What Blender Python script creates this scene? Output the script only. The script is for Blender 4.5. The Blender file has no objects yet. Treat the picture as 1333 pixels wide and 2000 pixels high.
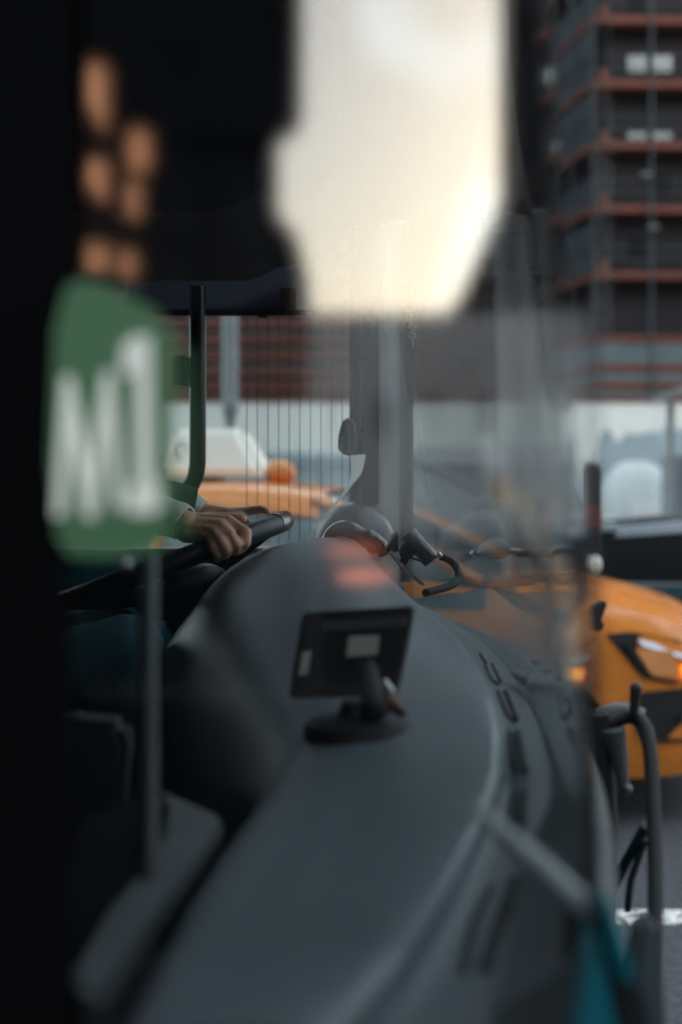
import bpy, bmesh, math, random
from mathutils import Vector, Matrix
from mathutils.noise import noise as mnoise
random.seed(7)
S = bpy.context.scene
COL = S.collection
CZ = 1.5            # camera height
F = 2764.0          # focal length in photo pixels
# ------------------------------------------------------------------ camera
cam_d = bpy.data.cameras.new('camera'); cam = bpy.data.objects.new('camera', cam_d); COL.objects.link(cam)
cam.location = (0, 0, CZ); cam.rotation_euler = (math.pi/2, 0, 0)
cam_d.sensor_fit = 'VERTICAL'; cam_d.sensor_height = 36; cam_d.lens = F/2000*36
cam_d.shift_y = -0.02
cam_d.clip_start = .02; cam_d.clip_end = 3000
cam_d.dof.use_dof = True; cam_d.dof.focus_distance = 2.58; cam_d.dof.aperture_fstop = 2.15
S.camera = cam
# ------------------------------------------------------------------ sky and sun
SUN_AZ = math.atan2(.42, -1.0)      # direction to the sun in plan (x, y) = (.42,-1): behind the camera
SUN_EL = math.radians(15)
W = bpy.data.worlds.new('World'); S.world = W; W.use_nodes = True
nt = W.node_tree; bg = nt.nodes['Background']
sky = nt.nodes.new('ShaderNodeTexSky'); sky.sky_type = 'NISHITA'; sky.sun_disc = False
sky.sun_elevation = SUN_EL; sky.sun_rotation = SUN_AZ % (2*math.pi)
sky.air_density = 1.0; sky.dust_density = 2.6; sky.ozone_density = 1.5
cl = nt.nodes.new('ShaderNodeTexNoise'); cl.inputs['Scale'].default_value = 5.5; cl.inputs['Detail'].default_value = 2
cr = nt.nodes.new('ShaderNodeValToRGB'); cr.color_ramp.elements[0].position = .42; cr.color_ramp.elements[1].position = .66
cr.color_ramp.elements[0].color = (.1, .1, .1, 1); cr.color_ramp.elements[1].color = (.8, .8, .8, 1)
mx = nt.nodes.new('ShaderNodeMixRGB'); mx.inputs[2].default_value = (25.5, 28, 29.5, 1)
tc = nt.nodes.new('ShaderNodeTexCoord')
nt.links.new(tc.outputs['Generated'], cl.inputs['Vector']); nt.links.new(cl.outputs['Fac'], cr.inputs[0])
nt.links.new(cr.outputs[0], mx.inputs[0]); nt.links.new(sky.outputs[0], mx.inputs[1]); nt.links.new(mx.outputs[0], bg.inputs[0])
bg.inputs[1].default_value = .10
sd = bpy.data.lights.new('sun', 'SUN'); sd.energy = .9; sd.angle = math.radians(10); sd.color = (1, .86, .7)
sun = bpy.data.objects.new('sun', sd); COL.objects.link(sun)
dirv = Vector((.42, -1, 0)).normalized()*math.cos(SUN_EL) + Vector((0, 0, math.sin(SUN_EL)))
sun.rotation_euler = dirv.to_track_quat('Z', 'Y').to_euler(); sun.location = dirv*200
S.view_settings.view_transform = 'Standard'; S.view_settings.look = 'None'
S.view_settings.exposure = 0.8; S.view_settings.gamma = 1; S.view_settings.use_curve_mapping = False
S.cycles.use_denoising = True
S.cycles.max_bounces = 10; S.cycles.transparent_max_bounces = 24
S.cycles.caustics_reflective = False; S.cycles.caustics_refractive = False

# ------------------------------------------------------------------ helpers
def mat(name, c, rough=.6, metal=0, var=.12, scale=8, bump=0, bscale=60, spec=.5, emit=None, estr=0, coat=0, stripes=None):
    m = bpy.data.materials.new(name); m.use_nodes = True; t = m.node_tree; b = t.nodes['Principled BSDF']
    b.inputs['Roughness'].default_value = rough; b.inputs['Metallic'].default_value = metal
    b.inputs['Specular IOR Level'].default_value = spec; b.inputs['Coat Weight'].default_value = coat
    c = tuple(c)
    tcn = t.nodes.new('ShaderNodeTexCoord')
    if var > 0:
        n = t.nodes.new('ShaderNodeTexNoise'); n.inputs['Scale'].default_value = scale; n.inputs['Detail'].default_value = 5
        r = t.nodes.new('ShaderNodeValToRGB'); r.color_ramp.elements[0].position = .3; r.color_ramp.elements[1].position = .7
        r.color_ramp.elements[0].color = tuple(x*(1-var) for x in c)+(1,)
        r.color_ramp.elements[1].color = tuple(min(1, x*(1+var)) for x in c)+(1,)
        t.links.new(tcn.outputs['Object'], n.inputs['Vector']); t.links.new(n.outputs['Fac'], r.inputs[0]); t.links.new(r.outputs[0], b.inputs['Base Color'])
        rr = t.nodes.new('ShaderNodeMapRange'); rr.inputs[3].default_value = max(0, rough-.08); rr.inputs[4].default_value = min(1, rough+.08)
        t.links.new(n.outputs['Fac'], rr.inputs[0]); t.links.new(rr.outputs[0], b.inputs['Roughness'])
    else: b.inputs['Base Color'].default_value = c+(1,)
    if bump > 0:
        n2 = t.nodes.new('ShaderNodeTexNoise'); n2.inputs['Scale'].default_value = bscale; n2.inputs['Detail'].default_value = 6
        bp = t.nodes.new('ShaderNodeBump'); bp.inputs['Strength'].default_value = bump; bp.inputs['Distance'].default_value = .01
        t.links.new(tcn.outputs['Object'], n2.inputs['Vector']); t.links.new(n2.outputs['Fac'], bp.inputs['Height']); t.links.new(bp.outputs[0], b.inputs['Normal'])
    if emit:
        b.inputs['Emission Color'].default_value = tuple(emit)+(1,); b.inputs['Emission Strength'].default_value = estr
    return m

def glass(name, r0=.05, tint=(1, 1, 1), rough=0.0, power=5, gcol=(1, 1, 1)):
    m = bpy.data.materials.new(name); m.use_nodes = True; t = m.node_tree
    for n in list(t.nodes):
        if n.type == 'BSDF_PRINCIPLED': t.nodes.remove(n)
    o = [n for n in t.nodes if n.type == 'OUTPUT_MATERIAL'][0]
    tr = t.nodes.new('ShaderNodeBsdfTransparent'); tr.inputs[0].default_value = tint+(1,)
    g = t.nodes.new('ShaderNodeBsdfGlossy'); g.distribution = 'BECKMANN'; g.inputs['Roughness'].default_value = rough; g.inputs['Color'].default_value = gcol+(1,)
    lw = t.nodes.new('ShaderNodeLayerWeight'); lw.inputs[0].default_value = .5
    pw = t.nodes.new('ShaderNodeMath'); pw.operation = 'POWER'; pw.inputs[1].default_value = power
    t.links.new(lw.outputs['Facing'], pw.inputs[0])
    ma = t.nodes.new('ShaderNodeMath'); ma.operation = 'MULTIPLY_ADD'; ma.inputs[1].default_value = 1-r0; ma.inputs[2].default_value = r0
    t.links.new(pw.outputs[0], ma.inputs[0])
    mi = t.nodes.new('ShaderNodeMixShader'); t.links.new(ma.outputs[0], mi.inputs[0]); t.links.new(tr.outputs[0], mi.inputs[1]); t.links.new(g.outputs[0], mi.inputs[2])
    t.links.new(mi.outputs[0], o.inputs[0])
    return m

def P(px, py, D): return Vector(((px-666.5)/F*D, D, CZ-(py-960)/F*D))
def rel(x, y, z): return Vector((x, y, CZ+z))

class MB:
    def __init__(s): s.v = []; s.f = []
    def add(s, vs, fs):
        o = len(s.v); s.v += [Vector(v) for v in vs]; s.f += [tuple(i+o for i in f) for f in fs]; return s
    def box(s, x0, x1, y0, y1, z0, z1):
        return s.add([(x, y, z) for x in (x0, x1) for y in (y0, y1) for z in (z0, z1)],
                     [(0, 1, 3, 2), (4, 6, 7, 5), (0, 4, 5, 1), (2, 3, 7, 6), (0, 2, 6, 4), (1, 5, 7, 3)])
    def grid(s, rows, close_u=False, close_v=False, cap=False):
        n, m = len(rows), len(rows[0]); vs = [p for r in rows for p in r]; fs = []
        for i in range(n if close_u else n-1):
            for j in range(m if close_v else m-1):
                a, b = i*m+j, i*m+(j+1) % m; c, d = ((i+1) % n)*m+(j+1) % m, ((i+1) % n)*m+j
                fs.append((a, b, c, d))
        if cap: fs.append(tuple(range(m))[::-1]); fs.append(tuple((n-1)*m+j for j in range(m)))
        return s.add(vs, fs)
    def tube(s, pts, r, n=10, cap=True, flat=1.0):
        pts = [Vector(p) for p in pts]; rs = r if isinstance(r, (list, tuple)) else [r]*len(pts); rows = []; prev = None
        for i, p in enumerate(pts):
            t = (pts[min(i+1, len(pts)-1)]-pts[max(i-1, 0)]).normalized()
            if prev is None:
                u = t.orthogonal().normalized() if flat == 1.0 else t.cross(Vector((0, 1, 0))).normalized()
            else:
                u = prev-t*prev.dot(t); u.normalize()
            prev = u; w = t.cross(u)
            rows.append([p+u*math.cos(2*math.pi*k/n)*rs[i]+w*math.sin(2*math.pi*k/n)*rs[i]*flat for k in range(n)])
        return s.grid(rows, close_v=True, cap=cap)
    def capsule(s, a, b, ra, rb, n=14, m=6):
        a, b = Vector(a), Vector(b); t = (b-a); L = t.length; t = t.normalized() if L > 1e-6 else Vector((0, 0, 1))
        u = t.orthogonal().normalized(); w = t.cross(u); rows = []
        for i in range(m+1):
            ph = -math.pi/2+math.pi/2*i/m; rows.append((a+t*ra*math.sin(ph), max(ra*math.cos(ph), 1e-5)))
        for i in range(m+1):
            ph = math.pi/2*i/m; rows.append((b+t*rb*math.sin(ph), max(rb*math.cos(ph), 1e-5)))
        return s.grid([[c+(u*math.cos(2*math.pi*k/n)+w*math.sin(2*math.pi*k/n))*r for k in range(n)] for c, r in rows], close_v=True, cap=True)
    def prism(s, poly, y0, y1, axis='y'):
        n = len(poly)
        def V(a, b, d): return (a, d, b) if axis == 'y' else ((d, a, b) if axis == 'x' else (a, b, d))
        vs = [V(a, b, y0) for a, b in poly]+[V(a, b, y1) for a, b in poly]
        return s.add(vs, [tuple(range(n)), tuple(range(n, 2*n))[::-1]]+[(i, i+n, (i+1) % n+n, (i+1) % n) for i in range(n)])
    def quad3(s, pts, off):      # polygon of 3-D points thickened along off
        n = len(pts); off = Vector(off); pts = [Vector(p) for p in pts]
        return s.add(pts+[p+off for p in pts], [tuple(range(n))[::-1], tuple(range(n, 2*n))]+[(i, (i+1) % n, (i+1) % n+n, i+n) for i in range(n)])
    def lathe(s, prof, c, axis='z', n=24):
        rows = []
        for r, h in prof:
            row = []
            for k in range(n):
                a = 2*math.pi*k/n; q = (r*math.cos(a), r*math.sin(a), h)
                if axis == 'y': q = (q[0], q[2], q[1])
                if axis == 'x': q = (q[2], q[0], q[1])
                row.append(Vector(c)+Vector(q))
            rows.append(row)
        return s.grid(rows, close_v=True, cap=True)

def worldloc(o):
    l = Vector((0, 0, 0))
    while o is not None: l += o.location; o = o.parent
    return l
def build(mb, name, m, parent=None, bevel=0, smooth=True, sub=0, local=False, seg=2):
    me = bpy.data.meshes.new(name); off = Vector((0, 0, 0)) if (local or parent is None) else worldloc(parent)
    me.from_pydata([v-off for v in mb.v], [], mb.f); me.update()
    bm = bmesh.new(); bm.from_mesh(me); bmesh.ops.recalc_face_normals(bm, faces=bm.faces)
    if bevel > 0:
        es = [e for e in bm.edges if e.is_manifold and len(e.link_faces) == 2 and e.calc_face_angle(0) > .5]
        bmesh.ops.bevel(bm, geom=es, offset=bevel, segments=seg, affect='EDGES', clamp_overlap=True)
    for f in bm.faces: f.smooth = smooth
    if smooth:
        for e in bm.edges:
            if len(e.link_faces) == 2 and e.calc_face_angle(0) > .7: e.smooth = False
    bm.to_mesh(me); bm.free(); me.materials.append(m)
    o = bpy.data.objects.new(name, me); COL.objects.link(o); o.parent = parent
    if sub:
        md = o.modifiers.new('s', 'SUBSURF'); md.levels = sub; md.render_levels = sub
    return o
def tag(o, label=None, cat=None, group=None, kind=None):
    if label: o['label'] = label
    if cat: o['category'] = cat
    if group: o['group'] = group
    if kind: o['kind'] = kind
    return o
def thing(name, loc, label, cat, group=None, rz=0):
    o = bpy.data.objects.new(name, None); o.empty_display_size = .1; COL.objects.link(o); o.location = loc; o.rotation_euler = (0, 0, rz)
    return tag(o, label, cat, group)
def copy_tree(o, parent=None):
    c = o.copy(); COL.objects.link(c); c.parent = parent
    for ch in o.children: copy_tree(ch, c)
    return c
def interp(xs, ys, x):
    if x <= xs[0]: return ys[0]
    for i in range(len(xs)-1):
        if x <= xs[i+1]:
            t = (x-xs[i])/(xs[i+1]-xs[i]); t0 = max(i-1, 0); t3 = min(i+2, len(xs)-1)
            m1 = (ys[i+1]-ys[t0])/(xs[i+1]-xs[t0])*(xs[i+1]-xs[i]); m2 = (ys[t3]-ys[i])/(xs[t3]-xs[i])*(xs[i+1]-xs[i])
            return (2*t**3-3*t*t+1)*ys[i]+(t**3-2*t*t+t)*m1+(-2*t**3+3*t*t)*ys[i+1]+(t**3-t*t)*m2
    return ys[-1]
def lin(xs, ys, x):
    if x <= xs[0]: return ys[0]
    for i in range(len(xs)-1):
        if x <= xs[i+1]: return ys[i]+(ys[i+1]-ys[i])*(x-xs[i])/(xs[i+1]-xs[i])
    return ys[-1]
def crom(pts, n):       # smooth curve through 3-D points
    pts = [Vector(p) for p in pts]; ts = [0]
    for i in range(1, len(pts)): ts.append(ts[-1]+max((pts[i]-pts[i-1]).length, 1e-5))
    out = []
    for k in range(n):
        t = ts[-1]*k/(n-1); out.append(Vector([interp(ts, [p[a] for p in pts], t) for a in range(3)]))
    return out

# ------------------------------------------------------------------ materials
M = {}
M['black'] = mat('black_plastic', (.005, .005, .007), .55, bump=.05)
M['gloss_black'] = mat('gloss_black', (.006, .006, .008), .3, var=.2)
M['dash'] = mat('dash_plastic', (.105, .128, .143), .37, bump=.12, bscale=900, spec=.5, var=.06, scale=3)
M['dark_int'] = mat('dark_interior', (.003, .0035, .006), .85, spec=.2)
M['ceil'] = mat('ceiling_lining', (.004, .0045, .007), .85, spec=.2)
M['pillar'] = mat('pillar_grey', (.88, .86, .85), .45, var=.1)
M['blind'] = mat('blind_fabric', (.45, .50, .70), .85, bump=.1, bscale=300)
M['rubber'] = mat('rubber', (.006, .006, .008), .75)
M['post'] = mat('door_post_black', (.0025, .0025, .003), .9, spec=.1)
M['leather'] = mat('wheel_leather', (.008, .008, .010), .42, bump=.15, bscale=300)
M['ledge'] = mat('ledge_plastic', (.04, .046, .05), .5)
M['grey'] = mat('mid_grey_plastic', (.07, .08, .085), .4)
M['lightgrey'] = mat('light_grey_metal', (.13, .14, .15), .35, metal=.5)
M['steel'] = mat('steel', (.45, .46, .47), .3, metal=1)
M['teal'] = mat('teal_paint', (.006, .20, .26), .3, coat=.5, var=.05)
M['green'] = mat('sign_green', (.058, .165, .066), .55, var=.12, emit=(.12, .36, .17), estr=.03)  # slight glow added to brighten the placard
M['letter'] = mat('backlit_letter_white', (.8, .82, .76), .5, var=.03, emit=(.8, .85, .74), estr=.13)  # glow added to lift the letters, which have no lamp behind
M['white'] = mat('white_paint', (.78, .79, .76), .5, var=.05)
M['sticker'] = mat('sticker_white', (.55, .53, .47), .6)
M['paper'] = mat('paper', (.72, .72, .68), .7)
M['gold'] = mat('gold_ornament', (.95, .72, .45), .5)
M['brown'] = mat('brown_plastic', (.09, .03, .02), .5)
M['skin'] = mat('skin', (.74, .40, .27), .42, var=.14, scale=45, bump=.25, bscale=260)
M['shirt'] = mat('shirt_cuff', (.68, .72, .64), .8, bump=.1, bscale=300)
M['jacket'] = mat('jacket_cloth', (.006, .007, .010), .85, bump=.15, bscale=200)
M['trouser'] = mat('teal_trousers', (.02, .085, .11), .85, bump=.15, bscale=200)
M['hair'] = mat('hair', (.02, .014, .01), .6)
M['taxi'] = mat('taxi_yellow', (.80, .25, .032), .28, coat=.6, var=.04)
M['navy'] = mat('dark_blue_paint', (.006, .042, .06), .2, coat=.9, var=.05)
M['suv'] = mat('grey_blue_paint', (.10, .15, .17), .3, coat=.5, var=.05)
M['vanw'] = mat('van_white', (.62, .66, .66), .35, coat=.3, var=.05)
M['carglass'] = mat('car_glass', (.05, .10, .115), .12, var=.5, scale=1.5, spec=.9)
M['skyglass'] = mat('sky_reflecting_car_glass', (.10, .16, .18), .2, var=.4, scale=1.5, spec=.9)  # sky reflection put into the paler base colour
M['tyre'] = mat('tyre', (.012, .012, .012), .85)
M['chrome'] = mat('chrome', (.7, .7, .7), .12, metal=1, var=0)
M['amber'] = mat('amber_lens', (.80, .33, .12), .3, var=.1)
M['amber_on'] = mat('amber_lit', (.9, .35, .05), .3, var=0, emit=(1, .40, .05), estr=2.6)
M['roofsign'] = mat('roof_sign_white', (.85, .85, .80), .4, var=.03, emit=(1, .97, .85), estr=.12)
M['rust'] = mat('rust_red_boards', (.14, .045, .03), .8, var=.25, scale=3)
M['tealboard'] = mat('blue_grey_boards', (.10, .14, .15), .7, var=.2, scale=2)
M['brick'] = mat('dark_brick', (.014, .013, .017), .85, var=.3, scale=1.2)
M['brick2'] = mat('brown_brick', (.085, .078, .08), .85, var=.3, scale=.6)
M['net'] = mat('dark_net', (.03, .04, .048), .9, var=.35, scale=1.5)
M['pole'] = mat('scaffold_pole', (.07, .09, .10), .5, metal=.4)
M['hoard'] = mat('hoarding_white', (.74, .77, .74), .6, var=.04, scale=.5)
M['mural'] = mat('mural_grey_blue', (.30, .38, .42), .7, var=.12, scale=1)
M['lampgrey'] = mat('lamp_post_grey', (.30, .33, .33), .45, metal=.2)
M['litwin'] = mat('lit_cool_window', (.3, .35, .36), .3, var=.3, scale=3, emit=(.65, .85, .9), estr=.07)
M['warmwin'] = mat('lit_warm_window', (.3, .15, .08), .4, var=.3, scale=.4, emit=(1, .42, .2), estr=.6)  # emission stands in for brick in low sun
M['windark'] = mat('dark_window', (.008, .010, .012), .6, var=0, spec=.08)
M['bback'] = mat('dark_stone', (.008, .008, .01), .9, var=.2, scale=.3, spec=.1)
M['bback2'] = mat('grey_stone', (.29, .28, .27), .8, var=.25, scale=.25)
M['redlamp'] = mat('red_orange_lamp', (.8, .15, .08), .3, var=0, emit=(1, .27, .12), estr=1.5)
M['pane'] = glass('bus_side_glass', .165, (.96, .98, .98), 0.062)
M['screen'] = glass('windshield_glass', .022, (.95, .97, .97), 0.0, power=4.6)
M['thin'] = glass('side_glass', .03, (.97, .985, .985), 0.0)

def asphalt():
    m = mat('asphalt', (.034, .038, .046), .85, var=.75, scale=30, bump=1.0, bscale=45)
    return m
M['asphalt'] = asphalt()
M['kioskm'] = mat('black_coated_metal', (.004, .0045, .006), .8, spec=.08)  # near-black for the two shapes added behind the camera to darken reflections
M['paving'] = mat('dark_paving', (.016, .017, .02), .95, var=.3, scale=2, bump=.3, spec=.05)
M['concrete'] = mat('concrete', (.28, .275, .26), .85, var=.15, scale=2, bump=.2)
def line_paint():
    m = bpy.data.materials.new('worn_line_paint'); m.use_nodes = True; t = m.node_tree; b = t.nodes['Principled BSDF']
    b.inputs['Base Color'].default_value = (.62, .62, .58, 1); b.inputs['Roughness'].default_value = .8
    n = t.nodes.new('ShaderNodeTexNoise'); n.inputs['Scale'].default_value = 26; n.inputs['Detail'].default_value = 8
    tcn = t.nodes.new('ShaderNodeTexCoord'); t.links.new(tcn.outputs['Object'], n.inputs['Vector'])
    r = t.nodes.new('ShaderNodeValToRGB'); r.color_ramp.elements[0].position = .46; r.color_ramp.elements[1].position = .50
    r.color_ramp.elements[0].color = (.045, .055, .06, 1); r.color_ramp.elements[1].color = (.62, .62, .58, 1)
    t.links.new(n.outputs['Fac'], r.inputs[0]); t.links.new(r.outputs[0], b.inputs['Base Color']); return m
M['line'] = line_paint()

# ------------------------------------------------------------------ ground
g = MB().box(-600, 600, -600, 600, -.5, -.01); tag(build(g, 'ground', M['paving']), kind='structure')
g = MB().box(-600, 600, .45, 26, -.01, 0.0); tag(build(g, 'road', M['asphalt']), kind='structure')
g = MB().box(-400, 400, -30, .33, -.008, .14); tag(build(g, 'pavement', M['paving'], bevel=.01), kind='structure')
k = MB()
g = MB().box(-400, 400, .34, .45, -.009, .14); tag(build(g, 'kerb', mat('kerb_stone', (.3, .3, .29), .8)), kind='structure')
g = MB().box(-400, 400, 26, 51, -.008, .13); tag(build(g, 'far_pavement', M['concrete']), kind='structure')
for i in range(-6, 7):
    x0 = 1.85+i*6.0-1.9
    o = build(MB().box(x0, x0+3.6, 4.90, 5.06, .0, .004), 'lane_marking', M['line']); tag(o, kind='structure')
for i in range(-6, 7):
    x0 = 3+i*9.0
    o = build(MB().box(x0, x0+3.0, 11.2, 11.32, .0, .004), 'lane_marking', M['line']); tag(o, kind='structure')

# ------------------------------------------------------------------ scaffolded tower (ahead, right)
def zy(py, D): return CZ-(py-960)/F*D
TD = 55.0
cx = (1158-666.5)/F*TD
levels = [zy(y, TD) for y in (775, 745, 710, 655, 530, 400, 275, 155, 30)]
levels += [levels[-1]+2.5*i for i in range(1, 7)]
TB = thing('scaffolded_tower', (cx, TD, 0), 'dark brick tower wrapped in scaffolding with rust red decks, tallest block above the hoarding', 'building')
U = Vector((1, .035, 0)).normalized(); V = Vector((-.18, 1, 0)).normalized()
def slab(mb, a, d, l, n, t, z0, z1):     # box from point a along d (length l), thickness t along n
    d = d.normalized()*l; n = n.normalized()*t
    vs = [a+Vector((0, 0, z)) + q for z in (z0, z1) for q in (Vector((0, 0, 0)), d, d+n, n)]
    mb.add(vs, [(0, 1, 2, 3), (4, 7, 6, 5), (0, 4, 5, 1), (1, 5, 6, 2), (2, 6, 7, 3), (3, 7, 4, 0)]); return mb
C0 = Vector((cx, TD, 0)); inn = Vector((0, 1, 0))
topz = levels[-1]+2.5
body0 = C0+U*.9+V*1.0
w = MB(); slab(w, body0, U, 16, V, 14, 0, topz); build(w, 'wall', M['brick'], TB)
for i, z in enumerate(levels):
    h = .26 if i > 2 else .30
    m1 = MB(); slab(m1, C0, U, 17, V, 1.0, z-h, z); slab(m1, C0+V*1.0, V, 13, U, .85, z-h, z)
    build(m1, 'deck', M['rust'], TB)
    if i > 3:
        b = MB(); b.tube([C0+Vector((0, -.03, z+.95)), C0+U*17+Vector((0, -.03, z+.95))], .025, 6); b.tube([C0+Vector((-.03, 0, z+.95)), C0+V*14+Vector((-.03, 0, z+.95))], .025, 6)
        b.tube([C0+Vector((0, -.03, z+.5)), C0+U*17+Vector((0, -.03, z+.5))], .025, 6)
        build(b, 'guard_rail', M['pole'], TB)
        k = MB(); slab(k, C0+U*.25-inn*.1, U, .32, inn, .1, z, z+.34); build(k, 'corner_bracket', M['rust'], TB)
for i in range(3):
    z0 = levels[i]; z1 = levels[i+1]-.3
    k = MB(); slab(k, C0+U*.02+V*.05, U, 16.9, inn, .06, z0, z1); slab(k, C0+U*.08+V*.2, V, 13, U, .05, z0, z1); build(k, 'infill_board', M['tealboard'], TB)
for q in range(8):
    a = C0+U*(q*2.3); p = MB().tube([a+Vector((0, -.06, 0)), a+Vector((0, -.06, topz))], .045, 6); build(p, 'scaffold_pole', M['pole'], TB)
for q in range(1, 7):
    a = C0+V*(q*2.2); p = MB().tube([a+Vector((-.06, 0, 0)), a+Vector((-.06, 0, topz))], .045, 6); build(p, 'scaffold_pole', M['pole'], TB)
for i in range(4, len(levels)-1):
    z = levels[i]
    k = MB(); k.tube([C0+V*(1+2.2*(i % 4))+Vector((-.1, 0, z)), C0+V*(3.4+2.2*(i % 4))+Vector((-.1, 0, z+2.4))], .035, 6); build(k, 'brace', M['pole'], TB)
    # netting panels on the receding face, uneven
    n = MB(); slab(n, C0+V*.3+Vector((.03, 0, 0)), V, 13.3, U, .03, z+.05, z+random.choice((1.1, 1.9, 2.1))); build(n, 'net_panel', M['net'], TB)
# windows on the front face, two per storey
for i in range(4, len(levels)-1):
    z = levels[i]
    for kx, px in enumerate((1246, 1296)):
        X = (px-666.5)/F*(TD+1.0); pt = Vector((X, TD+.9+X*.035-.3, 0))
        lit = i == 7 or (i == 6 and kx == 1)
        if i not in (7, 6) and (i+kx) % 2: continue
        h0, h1 = (.62, 1.25) if i == 7 else ((.34, .58) if i == 6 else (.6, 1.5))
        fr = build(MB().box(X-.42, X+.42, TD+1.05, TD+1.4, z+h0-.08, z+h1+.08), 'window_frame', M['net'], TB)
        for sx in (-.35, .02):
            build(MB().box(X+sx, X+sx+.30, TD+1.02, TD+1.049, z+h0, z+h1), 'pane', M['litwin'] if (lit or i == 6) else M['windark'], fr)
for i, px in ((5, 1262), (4, 1275)):
    X = (px-666.5)/F*TD; build(MB().lathe([(.05, 0), (.22, .02), (.26, .1), (.1, .16)], (X, TD-.15, levels[i]+1.05 if i == 5 else levels[i]+1.6), n=12), 'site_lamp', M['lampgrey'], TB)

# ------------------------------------------------------------------ long scaffolded block behind, lower and frontal
LD = 64.0
LB = thing('scaffolded_block', (-6, LD, 0), 'long lower brown block with rust and blue-grey scaffold bands behind the bus pillar', 'building')
x0b = (150-666.5)/F*LD; x1b = (1130-666.5)/F*LD
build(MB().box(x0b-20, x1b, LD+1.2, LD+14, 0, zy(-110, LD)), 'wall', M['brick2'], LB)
for y in range(-60, 400, 88): build(MB().box(x0b-19, x1b-.5, LD+.2, LD+1.1, zy(y, LD)-.02, zy(y, LD)+.28), 'deck', M['rust'], LB)
ys = [790, 762, 735, 703, 672, 640, 590, 540, 490, 440]
for i, y in enumerate(ys):
    z = zy(y, LD); h = .42 if i < 6 else .3
    build(MB().box(x0b-19, x1b-.5, LD, LD+1.1, z-.02, z+h), 'deck', M['rust'], LB)
    if i < 5: build(MB().box(x0b-19, x1b-.5, LD+.25, LD+.35, z+h, zy(ys[i+1], LD)-.03), 'infill_board', M['tealboard'], LB)
for q in range(16):
    X = x0b-18+q*2.9; build(MB().tube([(X, LD-.07, 0), (X, LD-.07, zy(430, LD))], .06, 6), 'scaffold_pole', M['pole'], LB)
for i in range(5, 9):
    for q in range(10):
        X = x0b-2+q*2.9; fr = build(MB().box(X, X+1.1, LD+1.05, LD+1.19, zy(ys[i], LD)+.45, zy(ys[i+1], LD)-.15), 'window', M['windark'], LB)

# ------------------------------------------------------------------ hoarding (site fence)
HD = 52.0
HB = thing('site_hoarding', (0, HD, 0), 'long tall white site hoarding with a grey-blue tree print, under the scaffolding', 'hoarding')
xh = -22.0; i = 0
while xh < 26:
    w_ = 2.4; dz = random.uniform(-.02, .02)
    build(MB().box(xh+.012, xh+w_-.012, HD+random.uniform(0, .012), HD+.09, .1, zy(786, HD)+dz*.4), 'panel', M['hoard'], HB, bevel=0)
    xh += w_
build(MB().box(-22, 26.4, HD-.05, HD+.12, zy(786, HD), zy(781, HD)), 'top_rail', M['rust'], HB)
# printed mural: tree crowns as flat shapes on the panels
def blob(cxp, cyp, rx, ry, seed, n=60):
    pts = []
    for k in range(n):
        a = 2*math.pi*k/n; r = 1+.28*mnoise(Vector((math.cos(a)*2.6+seed, math.sin(a)*2.6, seed)))+.12*mnoise(Vector((math.cos(a)*9+seed, math.sin(a)*9, 3)))
        q = P(cxp+rx*r*math.cos(a), cyp+ry*r*math.sin(a), HD); pts.append((q.x, q.z))
    return pts
for (a, b, c, d, s) in ((1185, 895, 20, 55, 1), (1262, 880, 62, 36, 2), (1210, 905, 30, 30, 5), (1318, 880, 45, 42, 3), (1235, 905, 50, 24, 4), (1160, 935, 14, 22, 8)):
    build(MB().prism(blob(a, b, c, d, s), HD-.012-.003*s, HD-.008-.003*s), 'print', M['mural'], HB, smooth=False)
# white dome tent and grey column in front of hoarding, at the right
DT = thing('dome_tent', P(1243, 0, 30).xy.to_3d(), 'white rounded dome tent in front of the hoarding at the right edge', 'tent')
c = P(1243, 0, 30); rows = []
for i in range(13):
    ph = math.pi/2*i/12; rows.append([Vector((c.x+1.02*math.cos(ph)**.8*math.cos(a), 30+.9*math.cos(ph)**.8*math.sin(a), .0+2.15*math.sin(ph)**.85)) for a in [2*math.pi*k/28 for k in range(28)]])
build(MB().grid(rows, close_v=True, cap=True), 'shell', mat('tent_white', (.40, .46, .46), .6), DT)
build(MB().box(c.x-.3, c.x+.3, 30-.95, 30-.85, .0, 1.3), 'door_flap', M['vanw'], DT, bevel=.03)
gc = P(1325, 0, 24); o = build(MB().box(gc.x-.22, gc.x+.35, 23.8, 24.3, 0, zy(890, 24)), 'utility_cabinet', mat('cabinet_grey', (.16, .2, .22), .6), None, bevel=.03)
tag(o, 'tall blue-grey utility cabinet standing right of the white dome tent', 'cabinet')
# street lamp (left, through driver's window)
def lamp(px, D, pyt, label, thick=.095, pybase=None):
    q = P(px, 0, D); L = thing('street_lamp', (q.x, D, 0), label, 'street lamp')
    zt = zy(pyt, D)
    build(MB().lathe([(thick*1.5, 0), (thick*1.5, .25), (thick*.6, .32), (thick*.6, zy(860, D)), (thick*.62, zy(825, D)), (thick*1.25, zy(800, D)), (thick*1.1, zy(790, D)), (thick, zt)], (q.x, D, 0), n=20), 'pole', M['lampgrey'], L)
    build(MB().tube(crom([(q.x, D, zt-.1), (q.x-.1, D, zt+.5), (q.x-.9, D, zt+.9), (q.x-1.6, D, zt+.95)], 14), .05, 10), 'arm', M['lampgrey'], L)
    build(MB().box(q.x-2.2, q.x-1.5, D-.14, D+.14, zt+.86, zt+.99), 'lamp_head', M['lampgrey'], L, bevel=.04)
    return L
lamp(450, 17, 250, 'pale grey street lamp post beyond the white roof sign of the taxi', .085)
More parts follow.
